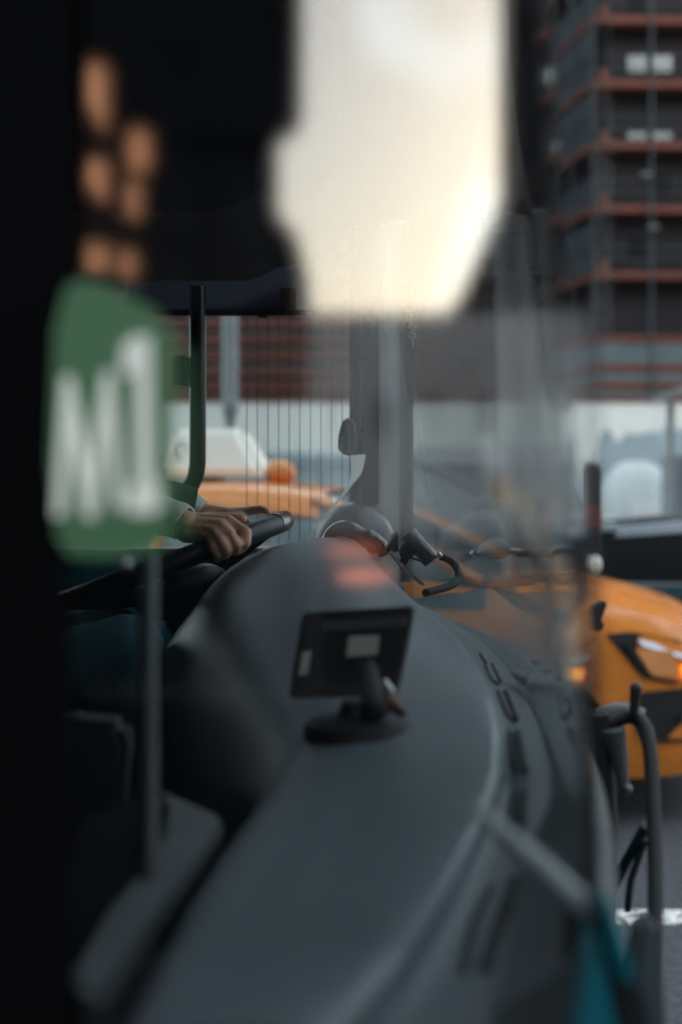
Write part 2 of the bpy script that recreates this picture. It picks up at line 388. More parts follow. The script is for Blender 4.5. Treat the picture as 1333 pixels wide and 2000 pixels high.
# awning arm and post at right
AW = thing('awning', (3.6, 15, 0), 'grey awning arm on a thin post jutting in at the right edge', 'awning')
build(MB().quad3([P(1262, 783, 15), P(1270, 790, 15), P(1400, 752, 15), P(1400, 728, 15)], (0, .12, 0)), 'arm', M['lampgrey'], AW)
build(MB().tube([P(1310, 782, 15.2)*1.0, Vector((P(1310, 0, 15.2).x, 15.2, 0))], .045, 10), 'post', M['lampgrey'], AW)
# marker post
o = thing('marker_post', (P(1156, 0, 9).x, 9, 0), 'slim black post with a red band standing just beyond the windshield edge', 'post')
q = P(1156, 0, 9)
build(MB().lathe([(.05, 0), (.05, zy(912, 9)), (.03, zy(905, 9))], (q.x, 9, 0), n=14), 'shaft', M['black'], o)
build(MB().lathe([(.052, zy(1030, 9)), (.052, zy(985, 9))], (q.x, 9, 0), n=14), 'band', mat('red_band', (.22, .03, .03), .5), o)
build(MB().capsule((q.x, 8.93, zy(1104, 9)), (q.x, 8.93, zy(1098, 9)), .045, .045), 'reflector', M['roofsign'], o)

# ------------------------------------------------------------------ cars
def arc(cx, cz, r, a0, a1, n): return [(cx+r*math.cos(a0+(a1-a0)*k/(n-1)), cz+r*math.sin(a0+(a1-a0)*k/(n-1))) for k in range(n)]
def car(name, label, cat, loc, rz, paint, L=4.6, Wd=.89, roof=1.46, hood=.98, belt=1.02, gh=(-1.95, -1.15, .45, 1.25), xf=2.25, xr=-2.35, detail=False, van=False, group=None, hlz=None, glassm=None):
    hlz = hlz or hood; root = thing(name, loc, label, cat, group, rz)
    xs = [xr, xr+.06, xr+.2, xr+.5, -1.2, -.3, .6, 1.3, xf-.55, xf-.28, xf-.1, xf-.02, xf]
    wf = [.35, .60, .78, .86, .89, .90, .90, .89, .83, .74, .60, .46, .30]
    zs = [belt-.18, belt-.1, belt-.02, belt, belt, belt-.01, belt-.02, hood, hood-.06, hood-.14, hood-.24, hood-.32, hood-.42]
    zb = [.45, .32, .27, .24, .22, .2, .2, .2, .2, .21, .24, .28, .36]
    k = Wd/.90
    def hw(x): return interp(xs, wf, x)*k
    def side(x, z):      # half width of the body at height z
        t = (z-lin(xs, zb, x))/(lin(xs, zs, x)-lin(xs, zb, x)); t = min(max(t, 0), 1)
        return hw(x)*(1-.10*(1-t)**2.2-.10*t**4+.012*math.sin(t*math.pi*3))
    wheels = (xf-.88, xf-.88-2.65)
    rows = []; N = 70
    for i in range(N+1):
        s_ = i/N; x = xr+(xf-xr)*(.5-.5*math.cos(math.pi*s_)); a, b = lin(xs, zb, x), interp(xs, zs, x)
        for wx in wheels:
            d = abs(x-wx)
            if d < .37: a = max(a, .31+math.sqrt(.37**2-d*d)*1.0)
        half = []
        for j in range(13):
            t = j/12; z = a+(b-a)*t; half.append((side(x, z), z))
        for j in range(1, 7):
            t = j/6; half.append((side(x, b)*(1-t), b+.055*math.sin(t*math.pi/2)))
        rows.append([Vector((x, -y, z)) for y, z in half]+[Vector((x, y, z)) for y, z in half[-2::-1]])
    build(MB().grid(rows, close_v=True, cap=True), 'body', paint, root, local=True)
    g0, g1, g2, g3 = gh; gx = [g0, (g0+g1)/2, g1, (g1+g2)/2, g2, (g2+g3)/2, g3]
    gz = [belt+.0, (belt+roof)/2+.06, roof-.05, roof, roof-.035, (roof+hood)/2+.02, hood+.02]
    rows = []; rrows = []
    for i in range(41):
        x = g0+(g3-g0)*i/40; zt = max(interp(gx, gz, x), belt-.02); wb = (hw(x)-.05); wt = wb-.17*(zt-belt)/.4
        half = [(wb, belt-.06), (wb-.02, belt+.02)]+[(wb+(wt-wb)*t, belt+.02+(zt-belt-.02)*t) for t in (.35, .7, .92)]+[(wt-.06, zt+.005), (wt*.6, zt+.03), (0, zt+.04)]
        rows.append([Vector((x, -y, z)) for y, z in half]+[Vector((x, y, z)) for y, z in half[-2::-1]])
        if g1-.12 <= x <= g2+.06:
            h2 = [(wb+(wt-wb)*.8+.012, belt+.02+(zt-belt-.02)*.8)]+[(wt+.004, zt), (wt-.05, zt+.022), (wt*.6, zt+.045), (0, zt+.055)]
            rrows.append([Vector((x, -y, z)) for y, z in h2]+[Vector((x, y, z)) for y, z in h2[-2::-1]])
    build(MB().grid(rows, cap=True), 'greenhouse_glass', glassm or M['carglass'], root, local=True)
    build(MB().grid(rrows), 'roof', paint, root, local=True)
    def gpt(x, s, t):   # point on greenhouse side
        zt = max(interp(gx, gz, x), belt); wb = hw(x)-.05; wt = wb-.17*(zt-belt)/.4
        return Vector((x, s*(wb+(wt-wb)*t+.008), belt+(zt-belt)*t))
    for s in (-1, 1):
        for (xa, xb, ta, tb, r) in ((g3-.02, g2, .05, .97, .03), (g2-.75, g2-.78, 0, .95, .032), (g0+.1, g1, .05, .97, .045)):
            pts = [gpt(xa+(xb-xa)*u, s, 1.0 if (xa > g2 or xa < g1) else u) for u in (0, .25, .5, .75, 1)]
            build(MB().tube(pts, r, 8), 'pillar', paint, root, local=True)
        m_ = MB(); xm = g3-.42
        m_.capsule((xm, s*(hw(xm)+.03), belt+.08), (xm-.02, s*(hw(xm)+.17), belt+.09), .05, .07); build(m_, 'wing_mirror', paint, root, local=True)
        for hx in (g2-.95, g2-1.95):
            if not van:
                build(MB().box(hx, hx+.17, s*(hw(hx)-.0), s*(hw(hx)+.018), belt-.16, belt-.13), 'door_handle', paint, root, local=True)
        # door shut lines: fine raised seams
        for hx in (g3-.35, g2-.78, g0+.55):
            pts = [Vector((hx, s*(side(hx, z)+.001), z)) for z in [.32+(belt-.36)*q/6 for q in range(7)]]
            build(MB().tube(pts, .004, 4), 'door_seam', M['black'], root, local=True)
        for wx in wheels:
            wr = build(MB().lathe([(.2, -.10), (.29, -.11), (.315, -.08), (.32, 0), (.315, .08), (.29, .11), (.2, .10)], (wx, s*(Wd-.14), .32), 'y', 30), 'wheel', M['tyre'], root, local=True)
            rim = MB().lathe([(.03, -.02), (.19, -.0), (.205, -.03), (.205, .03)], (wx, s*(Wd-.04), .32), 'y', 24)
            for q in range(7):
                a = 2*math.pi*q/7; rim.tube([(wx, s*(Wd-.025), .32), (wx+.19*math.cos(a), s*(Wd-.03), .32+.19*math.sin(a))], .018, 5)
            build(rim, 'rim', M['lampgrey'] if not detail else M['steel'], wr, local=True)
        # lamps conformed to the body side
        def patch(poly, nm, m__, off=.012, th=.02, par=root):
            out = [Vector((x, s*(side(x, z)+off), z)) for x, z in poly]
            return build(MB().quad3(out, (0, -s*th, 0)), nm, m__, par, local=True)
        xf_ = xf
        hl = [(xf_-.56, hlz-.11), (xf_-.45, hlz-.10), (xf_-.25, hlz-.14), (xf_-.10, hlz-.20), (xf_-.03, hlz-.30), (xf_-.10, hlz-.335), (xf_-.27, hlz-.335), (xf_-.40, hlz-.30), (xf_-.48, hlz-.20)]
        housing = patch(hl, 'headlight', M['black'] if detail else M['chrome'])
        if detail:
            def sc(poly, f, dx=0, dz=0):
                cx_ = sum(p[0] for p in poly)/len(poly); cz_ = sum(p[1] for p in poly)/len(poly)
                return [(cx_+(p[0]-cx_)*f+dx, cz_+(p[1]-cz_)*f+dz) for p in poly]
            patch([(xf_-.42, hlz-.13), (xf_-.12, hlz-.22), (xf_-.08, hlz-.27), (xf_-.20, hlz-.23), (xf_-.40, hlz-.16)], 'lens_strip', M['chrome'], .018, .008, housing)
            patch([(xf_-.43, hlz-.175), (xf_-.27, hlz-.185), (xf_-.24, hlz-.31), (xf_-.36, hlz-.29)], 'reflector', M['amber'], .018, .008, housing)
            patch([(xf_-.22, hlz-.26), (xf_-.13, hlz-.255), (xf_-.11, hlz-.30), (xf_-.21, hlz-.31)], 'indicator_bulb', M['amber_on'], .019, .009, housing)
            patch([(xf_-.48, hlz-.15), (xf_-.445, hlz-.16), (xf_-.38, hlz-.28), (xf_-.42, hlz-.25)], 'chrome_rim', M['chrome'], .017, .008, housing)
        fg = patch([(xf_-.42, .60), (xf_-.12, .62), (xf_-.04, .58), (xf_-.05, .41), (xf_-.14, .37), (xf_-.38, .38), (xf_-.43, .43)], 'fog_lamp_recess', M['black'], .03)
        patch([(xf_-.22, .50), (xf_-.15, .50), (xf_-.15, .46), (xf_-.22, .46)], 'fog_lamp', M['chrome'], .038, .01, fg)
        patch([(xr+.02, belt-.28), (xr+.22, belt-.3), (xr+.3, belt-.14), (xr+.03, belt-.12)], 'tail_light', mat('tail_red', (.4, .02, .02), .3, var=0) if s == -1 and not van else M['redtail'])
    build(MB().box(xf-.06, xf+.005, -.35, .35, .42, .60), 'grille', M['black'], root, local=True, bevel=.01)
    return root, hw, side
M['redtail'] = mat('tail_red_lens', (.4, .02, .02), .3, var=0)
yaw = math.radians(-13)
# taxi in the next lane
tx = car('taxi', 'orange-yellow taxi with white roof sign in the lane beside the bus', 'taxi', (-.28, 7.50, 0), yaw, M['taxi'], detail=True, roof=1.50, hood=1.05, hlz=.97, gh=(-2.1, -1.35, .30, 1.15))[0]
rs_c = Vector((-.34, -.15, 1.58))
def roofsign(root, c, w=.60):
    rs = build(MB().add([(c.x+a*w/2*(1 if t == 0 else .62)+(0 if t == 0 else -.05), c.y+b*(.16 if t == 0 else .09), c.z+t) for t in (0, .25) for a, b in ((-1, -1), (1, -1), (1, 1), (-1, 1))],
        [(0, 1, 2, 3), (4, 7, 6, 5), (0, 4, 5, 1), (1, 5, 6, 2), (2, 6, 7, 3), (3, 7, 4, 0)]), 'roof_sign', M['roofsign'], root, bevel=.035, seg=4, local=True)
    build(MB().capsule((c.x+w/2+.03, c.y, c.z+.02), (c.x+w/2+.06, c.y, c.z+.02), .07, .06), 'end_lamp', M['amber'], rs, local=True)
    build(MB().box(c.x-.12, c.x+.02, c.y-.06, c.y+.06, c.z-.07, c.z-.001), 'sign_foot', M['black'], rs, local=True)
    return rs
rsg = roofsign(tx, rs_c)
# plate number on the roof sign: small dark strokes as on the photo (blurred there)
for sx, t in ((-.16, .5), (-.06, .0)):
    pts = [(rs_c.x+sx+.035*math.cos(a), rs_c.y-.138+.0, rs_c.z+.13+.04*math.sin(a)) for a in [math.pi*(.1+k*.18) for k in range(9)]]
    build(MB().tube(pts, .006, 5), 'number_stroke', mat('sign_ink', (.2, .3, .3), .6, var=0), rsg, local=True)
car('coupe', 'low dark blue car beyond the taxi bonnet at the right edge', 'car', (P(1480, 0, 9.6).x, 9.9, 0), math.radians(-3), M['navy'], roof=1.30, belt=.98, hood=.92, gh=(-2.1, -1.0, .5, 1.4), glassm=M['windark'])
car('estate_car', 'grey-blue estate car behind the taxi roof, seen each side of the pillar', 'car', (.28, 12.6, 0), math.radians(-2), M['suv'], glassm=M['skyglass'], roof=1.80, belt=1.30, hood=1.22, gh=(-2.2, -1.95, .35, 1.35))
# white van
def vanb():
    q = P(1110, 0, 19); root = thing('van', (q.x-.2, 19, 0), 'white boxy delivery van parked in front of the hoarding behind the marker post', 'van')
    x0, x1 = q.x-2.6, q.x+.55
    prof = [(x0, .35), (x0, 2.12), (x1-1.05, 2.15), (x1-.75, 2.05), (x1-.28, 1.25), (x1+.35, 1.05), (x1+.42, .38)]
    build(MB().prism(prof, 18.1, 20.0), 'body', M['vanw'], root, bevel=.07, seg=3)
    build(MB().prism([(x1-1.35, 1.22), (x1-1.35, 1.85), (x1-.88, 1.85), (x1-.45, 1.25)], 18.08, 18.12), 'side_window', M['carglass'], root, bevel=.01)
    build(MB().prism([(x0+.2, 1.22), (x0+.2, 1.85), (x1-1.45, 1.85), (x1-1.45, 1.22)], 18.08, 18.12), 'cargo_window', M['carglass'], root, bevel=.01)
    for wx in (x0+.7, x1-.3):
        wr = build(MB().lathe([(.2, -.1), (.32, -.11), (.35, 0), (.32, .11), (.2, .1)], (wx, 18.15, .35), 'y', 24), 'wheel', M['tyre'], root)
        build(MB().lathe([(.03, -.1), (.2, -.11), (.2, -.08)], (wx, 18.13, .35), 'y', 18), 'rim', M['lampgrey'], wr)
    build(MB().box(x1+.3, x1+.44, 18.25, 18.6, .7, .9), 'headlight', M['chrome'], root, bevel=.02)
vanb()

# ------------------------------------------------------------------ buildings behind the camera (mirrored in the side glass)
PANE_Y = .86
def B(px, py, L): q = P(px, py, L); return Vector((q.x, 2*PANE_Y-L, q.z))      # where a thing seen mirrored at (px,py) stands
BD = 62.0
def backblock(label, x0, x1, top, y, depth, m, wins=True, warm=(), name='tower_block'):
    r = thing(name, ((x0+x1)/2, y, 0), label, 'building')
    f = (2*PANE_Y-(y-depth))/(2*PANE_Y-y)      # side walls splay so that they run straight away
    build(MB().prism([(x0, y), (x1, y), (x1*f if x1 < 0 else x1*1.0, y-depth), (x0*f if x0 > 0 else x0, y-depth)], 0, top, axis='z'), 'wall', m, r)
    return r
lt = B(592, 0, BD); rt = B(975, 0, BD)
lt2 = B(545, 0, BD)
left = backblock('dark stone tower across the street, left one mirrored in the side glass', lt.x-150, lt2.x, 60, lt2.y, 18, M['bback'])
build(MB().prism([(lt2.x-4, B(0, 262, BD).z), (lt2.x+.1, B(0, 280, BD).z), (lt.x-.25, B(0, 262, BD).z), (lt.x, B(0, 235, BD).z), (lt.x+.05, 60), (lt2.x-4, 60)], lt.y+.002, lt.y+.5), 'projecting_bay', M['bback'], left)
build(MB().prism([(lt2.x-3, 0), (B(612, 0, BD).x, 0), (B(606, 0, BD).x, B(0, 560, BD).z), (B(585, 0, BD).x, B(0, 470, BD).z), (B(555, 0, BD).x, B(0, 430, BD).z), (lt2.x-3, B(0, 425, BD).z)], lt.y+.003, lt.y+.6), 'annex', M['bback'], left)
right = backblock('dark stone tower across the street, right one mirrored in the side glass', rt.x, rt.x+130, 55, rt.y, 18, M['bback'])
# sloping flank of a lower house leaning on the right tower
q = [B(a, b, BD-3) for a, b in ((850, 640), (900, 575), (938, 490), (975, 400), (990, 340))]
fl = thing('gabled_house', (q[1].x, q[0].y, 0), 'low house with a steep roof beside the right mirrored tower', 'building')
build(MB().prism([(q[0].x, 0)]+[(p.x, p.z) for p in q]+[(q[-1].x+.02, 0)], q[0].y-1.2, q[0].y), 'wall', M['bback'], fl)
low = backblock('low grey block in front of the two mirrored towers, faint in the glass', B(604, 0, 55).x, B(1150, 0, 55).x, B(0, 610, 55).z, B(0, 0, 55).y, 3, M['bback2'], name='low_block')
for k_ in range(5):
    X = B(640+k_*96, 0, 55).x; build(MB().box(X, X+.6, B(0, 0, 55).y+.001, B(0, 0, 55).y+.05, 3.6, 5.2), 'window', M['windark'], low)
for i in range(9):       # windows on the towers; warm glowing panels below stand for sunlit brick
    for kx in range(7):
        for side_, (xa, root) in enumerate(((lt.x-3.2-kx*2.9, left), (rt.x+1.8+kx*2.9, right))):
            z = 5+i*4.1
            if side_ == 0 and kx in (2, 3, 4) : continue
            build(MB().box(xa, xa+1.3, lt.y+.0, lt.y+.06, z, z+2.2), 'window', M['windark'], root)
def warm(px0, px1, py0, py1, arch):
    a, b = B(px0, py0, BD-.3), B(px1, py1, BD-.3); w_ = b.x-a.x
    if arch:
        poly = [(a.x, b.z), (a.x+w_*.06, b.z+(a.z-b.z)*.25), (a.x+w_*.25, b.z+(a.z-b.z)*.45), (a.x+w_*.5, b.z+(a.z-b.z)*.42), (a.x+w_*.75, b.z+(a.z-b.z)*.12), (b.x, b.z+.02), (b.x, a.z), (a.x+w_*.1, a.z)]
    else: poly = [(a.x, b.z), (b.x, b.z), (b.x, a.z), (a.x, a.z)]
    build(MB().prism(poly, lt.y+.0, lt.y+.08), 'lit_window', M['warmwin'], left, smooth=False)  # glowing panel in place of sunlit brick
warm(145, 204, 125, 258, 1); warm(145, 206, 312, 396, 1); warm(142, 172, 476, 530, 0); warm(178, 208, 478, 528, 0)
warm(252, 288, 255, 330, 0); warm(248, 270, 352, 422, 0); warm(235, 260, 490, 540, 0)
kq = B(0, 0, 6.5)
dkr = thing('kiosk', (B(300, 0, 6.5).x, kq.y-.5, .14), 'black closed kiosk on the pavement, mirrored darkly at the left of the glass', 'kiosk')  # made-up dark box, added only to darken the left reflection
build(MB().box(B(-400, 0, 6.5).x, B(585, 0, 6.5).x, kq.y-1.2, kq.y, .14, B(0, 630, 6.5).z), 'cabin', M['kioskm'], dkr, bevel=.02)
build(MB().box(B(-430, 0, 6.5).x, B(600, 0, 6.5).x, kq.y-1.3, kq.y+.12, B(0, 629, 6.5).z, B(0, 600, 6.5).z), 'roof', M['kioskm'], dkr, bevel=.02)
for kk in range(6): build(MB().box(B(-380+kk*160, 0, 6.5).x, B(-235+kk*160, 0, 6.5).x, kq.y+.001, kq.y+.025, .3, B(0, 700, 6.5).z), 'shutter', M['kioskm'], dkr, bevel=.004)
pl = thing('planter_wall', (0, 2*PANE_Y-4.2, .14), 'low black planter wall behind the viewpoint, mirrored low in the glass', 'planter')  # made-up low wall, added to darken the bottom of the reflection
for kk in range(8): build(MB().box(-3.2+kk*.8, -2.41+kk*.8, 2*PANE_Y-4.6, 2*PANE_Y-4.2, .14, .88), 'block', M['kioskm'], pl, bevel=.01)
fb = thing('feather_banner', (B(1115, 0, 5).x, B(0, 0, 5).y, .14), 'pale blade-shaped banner on a bent tan arm, seen faintly in the glass at centre right', 'banner')  # made-up shapes for the taxi's doubled ghost in the glass
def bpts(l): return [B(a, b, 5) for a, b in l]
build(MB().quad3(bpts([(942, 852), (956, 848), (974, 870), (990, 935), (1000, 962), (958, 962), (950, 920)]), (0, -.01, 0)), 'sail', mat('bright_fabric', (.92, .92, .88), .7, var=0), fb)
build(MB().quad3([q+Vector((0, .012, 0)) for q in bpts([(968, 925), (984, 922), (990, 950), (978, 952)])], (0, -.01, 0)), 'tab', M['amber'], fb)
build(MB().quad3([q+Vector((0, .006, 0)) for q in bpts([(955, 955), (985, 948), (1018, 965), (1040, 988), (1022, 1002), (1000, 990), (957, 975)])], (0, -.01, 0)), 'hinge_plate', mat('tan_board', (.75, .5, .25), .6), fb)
build(MB().tube(crom([bpts([(1000, 975)])[0], bpts([(1040, 1040)])[0], bpts([(1080, 1100)])[0], bpts([(1112, 1145)])[0], Vector((B(1115, 0, 5).x, B(0, 0, 5).y, .14))], 14), .011, 8), 'arm', mat('tan_arm', (.75, .6, .38), .5), fb)  # tan curve for the ghost of the taxi's windscreen pillar
# red-orange lamps of a warning trailer behind the camera
wl = thing('warning_light_board', (B(720, 0, 7).x, B(0, 0, 7).y, .14), 'dark warning board with red-orange light bars, seen as streaks mirrored on the glass', 'warning board')
yb = B(0, 0, 7).y
build(MB().box(B(625, 0, 7).x, B(900, 0, 7).x, yb-.06, yb-.005, B(0, 1420, 7).z, B(0, 1050, 7).z), 'panel', M['black'], wl, bevel=.01)
for a, b, c_, d in ((655, 764, 1117, 1133), (632, 742, 1070, 1080)):
    A_ = B((a+b)/2, (c_+d)/2, 7); rx = (b-a)/2/F*7; rz_ = (d-c_)/2/F*7
    build(MB().prism([(A_.x+rx*math.cos(t), A_.z+rz_*math.sin(t)) for t in [2*math.pi*k/24 for k in range(24)]], yb, yb+.02), 'light_bar', M['redlamp'], wl)
for yy in (1370, 1378, 1386, 1394):
    A_ = B(790, yy, 7); B_ = B(876, yy+2.5, 7)
    build(MB().box(A_.x, B_.x, yb, yb+.015, B_.z, A_.z), 'light_strip', mat('red_strip', (.6, .1, .06), .3, var=0, emit=(1, .2, .1), estr=.8), wl)
for X in (B(640, 0, 7).x, B(885, 0, 7).x): build(MB().box(X-.02, X+.02, yb-.08, yb-.061, .14, B(0, 1060, 7).z), 'leg', M['pole'], wl)

# ------------------------------------------------------------------ THE BUS
BUS = thing('city_bus', (0, 2.05, 0), 'teal city bus front with dark grey dashboard, seen through its side glass', 'bus')
Wx_D = [.90, 1.1, 1.38, 1.7, 2.1, 2.6, 2.95, 3.12]          # windshield foot in plan
Wx_X = [.165, .203, .225, .248, .255, .225, .18, .145]
def wsx(D, z=0): return interp(Wx_D, Wx_X, D)-.06*max(z+.3, 0)
# nose below the windshield (outside): black cowl, then teal
def nose(D, out): return interp([.90, 1.1, 1.38, 1.7, 2.1, 2.6, 3.0, 3.25], [.175, .215, .262, .305, .335, .33, .27, .15], D)+out
rows = []
for i in range(40):
    D = .90+(3.25-.90)*i/39
    rows.append([rel(wsx(D)+.002, D, -.30), rel((wsx(D)+nose(D, 0))/2, D, -.265), rel(nose(D, -.012), D, -.285), rel(nose(D, 0), D, -.32), rel(nose(D, .005), D, -.40), rel(nose(D, .004), D, -.43), rel(wsx(D)-.05, D, -.43), rel(wsx(D)-.05, D, -.33)])
build(MB().grid(rows, close_v=True, cap=True), 'cowl', M['grey'], BUS)
rows = []
for i in range(40):
    D = .885+(3.25-.885)*i/39
    rows.append([rel(nose(D, -.03), D, -.435), rel(nose(D, .012), D, -.44), rel(nose(D, .02), D, -.6), rel(nose(D, .02), D, -1.1), rel(nose(D, -.05), D, -1.15)])
build(MB().grid(rows, close_v=True, cap=True), 'front_panel', M['teal'], BUS)
# two teal corner mouldings with a black seam, bottom right of the view
build(MB().quad3([P(1156, 1800, .865), P(1180, 1880, .865), P(1215, 2080, .865), P(1110, 2080, .865), P(1140, 1900, .865)], (0, .03, 0)), 'corner_moulding', M['teal'], BUS, bevel=.004)
build(MB().quad3([P(1166, 1735, .875), P(1195, 1765, .875), P(1222, 1850, .875), P(1237, 1900, .875), P(1238, 1925, .875), P(1222, 1930, .875), P(1200, 1860, .875), P(1182, 1790, .875)], (0, .03, 0)), 'corner_moulding', M['teal'], BUS, bevel=.004)
build(MB().quad3([P(1150, 1745, .90), P(1200, 1800, .90), P(1262, 1960, .90), P(1290, 2090, .90), P(1100, 2090, .90), P(1120, 1800, .90)], (0, .03, 0)), 'corner_seal', M['rubber'], BUS, bevel=.004)
# windshield
rows = []
for i in range(41):
    D = .905+(3.1-.905)*i/40; rows.append([rel(wsx(D, z), D, z) for z in (-.32, -.15, 0, .15, .3, .45, .62, .8)])
rows2 = [[v-Vector((.006, 0, 0)) for v in r] for r in rows]
wmb = MB().grid([r+r2[::-1] for r, r2 in zip(rows, rows2)], close_v=True, cap=True)
build(wmb, 'windshield', M['screen'], BUS)
# near side pane (the one we look through)
npane = build(MB().box(-.20, .16, PANE_Y, PANE_Y+.006, CZ-.50, CZ+.62), 'side_glass', M['pane'], BUS)
# vertical glass edge seal
build(MB().tube([rel(.1555, PANE_Y+.02, -.26), rel(.1555, PANE_Y+.02, .018)], .003, 8), 'edge_seal', M['rubber'], BUS)
# shell: roof, floor, walls
roofpoly = [(wsx(.9, .8)+.03, .85)]+[(wsx(D, .8)+.03, D) for D in (1.2, 1.6, 2.0, 2.4, 2.8, 3.1)]+[(.1, 3.30), (-9, 3.30), (-9, .85)]
build(MB().prism(roofpoly, CZ+.82, CZ+1.05, axis='z'), 'roof', M['ceil'], BUS)
rows = []
for i in range(30):      # header above the windshield
    D = .88+(3.25-.88)*i/29; x = wsx(D, .6)
    zl = interp([.9, 1.5, 1.7, 2.05, 2.5, 3.1], [.64, .62, .58, .475, .505, .585], D)
    rows.append([rel(x-.012, D, zl), rel(x-.012, D, .82), rel(x-.35, D, .82), rel(x-.22, D, zl+.02)])
build(MB().grid(rows, close_v=True, cap=True), 'header_panel', M['ceil'], BUS)
floorpoly = [(-.10, .92), (-.0, 1.4), (.05, 2.0), (.0, 3.1), (-9, 3.28), (-9, .92)]
build(MB().prism(floorpoly, CZ-1.15, CZ-1.1, axis='z'), 'floor', M['dark_int'], BUS)
build(MB().box(-9, .0, 3.26, 3.32, CZ-1.2, CZ-.13), 'far_wall', M['teal'], BUS)
build(MB().box(-9, -1.15, 3.26, 3.32, CZ-.13, CZ+.82), 'far_rear_wall', M['dark_int'], BUS)
build(MB().box(-9, .03, 3.20, 3.33, CZ+.61, CZ+.82), 'far_header', M['ceil'], BUS)
build(MB().box(-9, -.205, .84, .92, CZ-1.2, CZ-.5), 'door_panel', M['black'], BUS)
build(MB().box(-.2, .165, .86, .92, CZ-1.2, CZ-.5), 'near_lower_panel', M['teal'], BUS)
build(MB().box(-2.6, -2.5, .92, 3.26, CZ-1.1, CZ+.82), 'bulkhead', M['dark_int'], BUS)
build(MB().box(-9, .17, .84, .92, CZ+.62, CZ+.82), 'near_header', M['ceil'], BUS)
for i in range(5):
    x1 = -2.9-i*1.25; build(MB().box(x1-1.1, x1, .86, .88, CZ-.5, CZ+.62), 'passenger_window', M['windark'], BUS)
for i in range(6):
    x1 = -2.75-i*1.25; build(MB().box(x1-.15, x1, .85, .92, CZ-.5, CZ+.62), 'window_post', M['black'], BUS)
# door post, the black band down the left of the view
build(MB().prism([(-.40, CZ-1.1), (-.163, CZ-1.1), (-.161, CZ-.10), (-.1685, CZ-.0), (-.167, CZ+.06), (-.160, CZ+.13), (-.159, CZ+.62), (-.40, CZ+.62)], .836, .850), 'door_post', M['post'], BUS, bevel=.004)
build(MB().box(-.40, -.215, .851, .90, CZ-1.1, CZ+.62), 'door_post_core', M['post'], BUS)
build(MB().box(-2.5, -.405, .86, .88, CZ-1.0, CZ+.62), 'door_leaf', M['dark_int'], BUS)
# overhead console near the driver
build(MB().prism([(-1.6, CZ+.347), (-.155, CZ+.349), (-.13, CZ+.357), (-.105, CZ+.371), (-.07, CZ+.376), (-.035, CZ+.372), (.0, CZ+.40), (.0, CZ+.82), (-1.6, CZ+.82)], 1.75, 2.35), 'overhead_console', M['ceil'], BUS, bevel=.006)
# driver's window: glass, blind, frame, wires
dw = build(MB().box(-1.15, .02, 3.24, 3.245, CZ-.13, CZ+.61), 'driver_window', M['thin'], BUS)
for i in range(11):
    X = (482.5+i*20.7-666.5)/F*3.23
    build(MB().tube([(X, 3.232, CZ-.12), (X, 3.232, CZ+.55)], .0009, 5), 'heating_wire', M['black'], dw)
bl = build(MB().box((250-666.5)/F*3.1, (617-666.5)/F*3.1, 3.10, 3.104, zy(606, 3.1), zy(430, 3.1)), 'roller_blind', M['blind'], BUS)
build(MB().box((300-666.5)/F*3.09, (631-666.5)/F*3.09, 3.085, 3.10, zy(616.5, 3.09), zy(605, 3.09)), 'blind_bar', M['black'], bl, bevel=.002)
build(MB().box((547-666.5)/F*3.08, (579-666.5)/F*3.08, 3.07, 3.099, zy(604, 3.08), zy(563, 3.08)), 'latch_box', M['brown'], bl, bevel=.003)
build(MB().box((505-666.5)/F*3.08, (522-666.5)/F*3.08, 3.08, 3.095, zy(621, 3.08), zy(616, 3.08)), 'bar_clip', M['black'], bl, bevel=.001)
fr = [P(386, 560, 3.05), P(386.5, 700, 3.05), P(386.5, 880, 3.05), P(385, 915, 3.05), P(377, 942, 3.05), P(360, 960, 3.05), P(330, 967, 3.05), P(250, 970, 3.05)]
build(MB().tube(crom(fr, 40), .0185, 14), 'window_frame', M['gloss_black'], BUS)
build(MB().box((340-666.5)/F*3.04, (372-666.5)/F*3.04, 3.0, 3.06, zy(755, 3.04), zy(696, 3.04)), 'frame_latch', M['black'], BUS, bevel=.006, seg=3)
# far pillar: grey panel between two black seals
pil = build(MB().prism([((697-666.5)/F*3.14, 3.14), ((708-666.5)/F*3.12, 3.12), ((745-666.5)/F*3.10, 3.10), ((780-666.5)/F*3.11, 3.11), ((796-666.5)/F*3.14, 3.14), ((797-666.5)/F*3.2, 3.24), ((697-666.5)/F*3.2, 3.24)], CZ-.2, CZ+.60, axis='z'), 'front_pillar', M['pillar'], BUS)
build(MB().box((683-666.5)/F*3.14, (697-666.5)/F*3.14, 3.13, 3.2, CZ-.2, CZ+.6), 'pillar_seal', M['rubber'], BUS, bevel=.002)
build(MB().box((795.5-666.5)/F*3.11, (807-666.5)/F*3.11, 3.095, 3.2, CZ-.25, CZ+.6), 'pillar_seal', M['rubber'], BUS, bevel=.002)
build(MB().box((708-666.5)/F*3.1, (740-666.5)/F*3.1, 3.088, 3.115, CZ-.03, zy(612, 3.1)), 'pillar_cover', mat('brown_grey_trim', (.045, .038, .038), .5), BUS, bevel=.004)

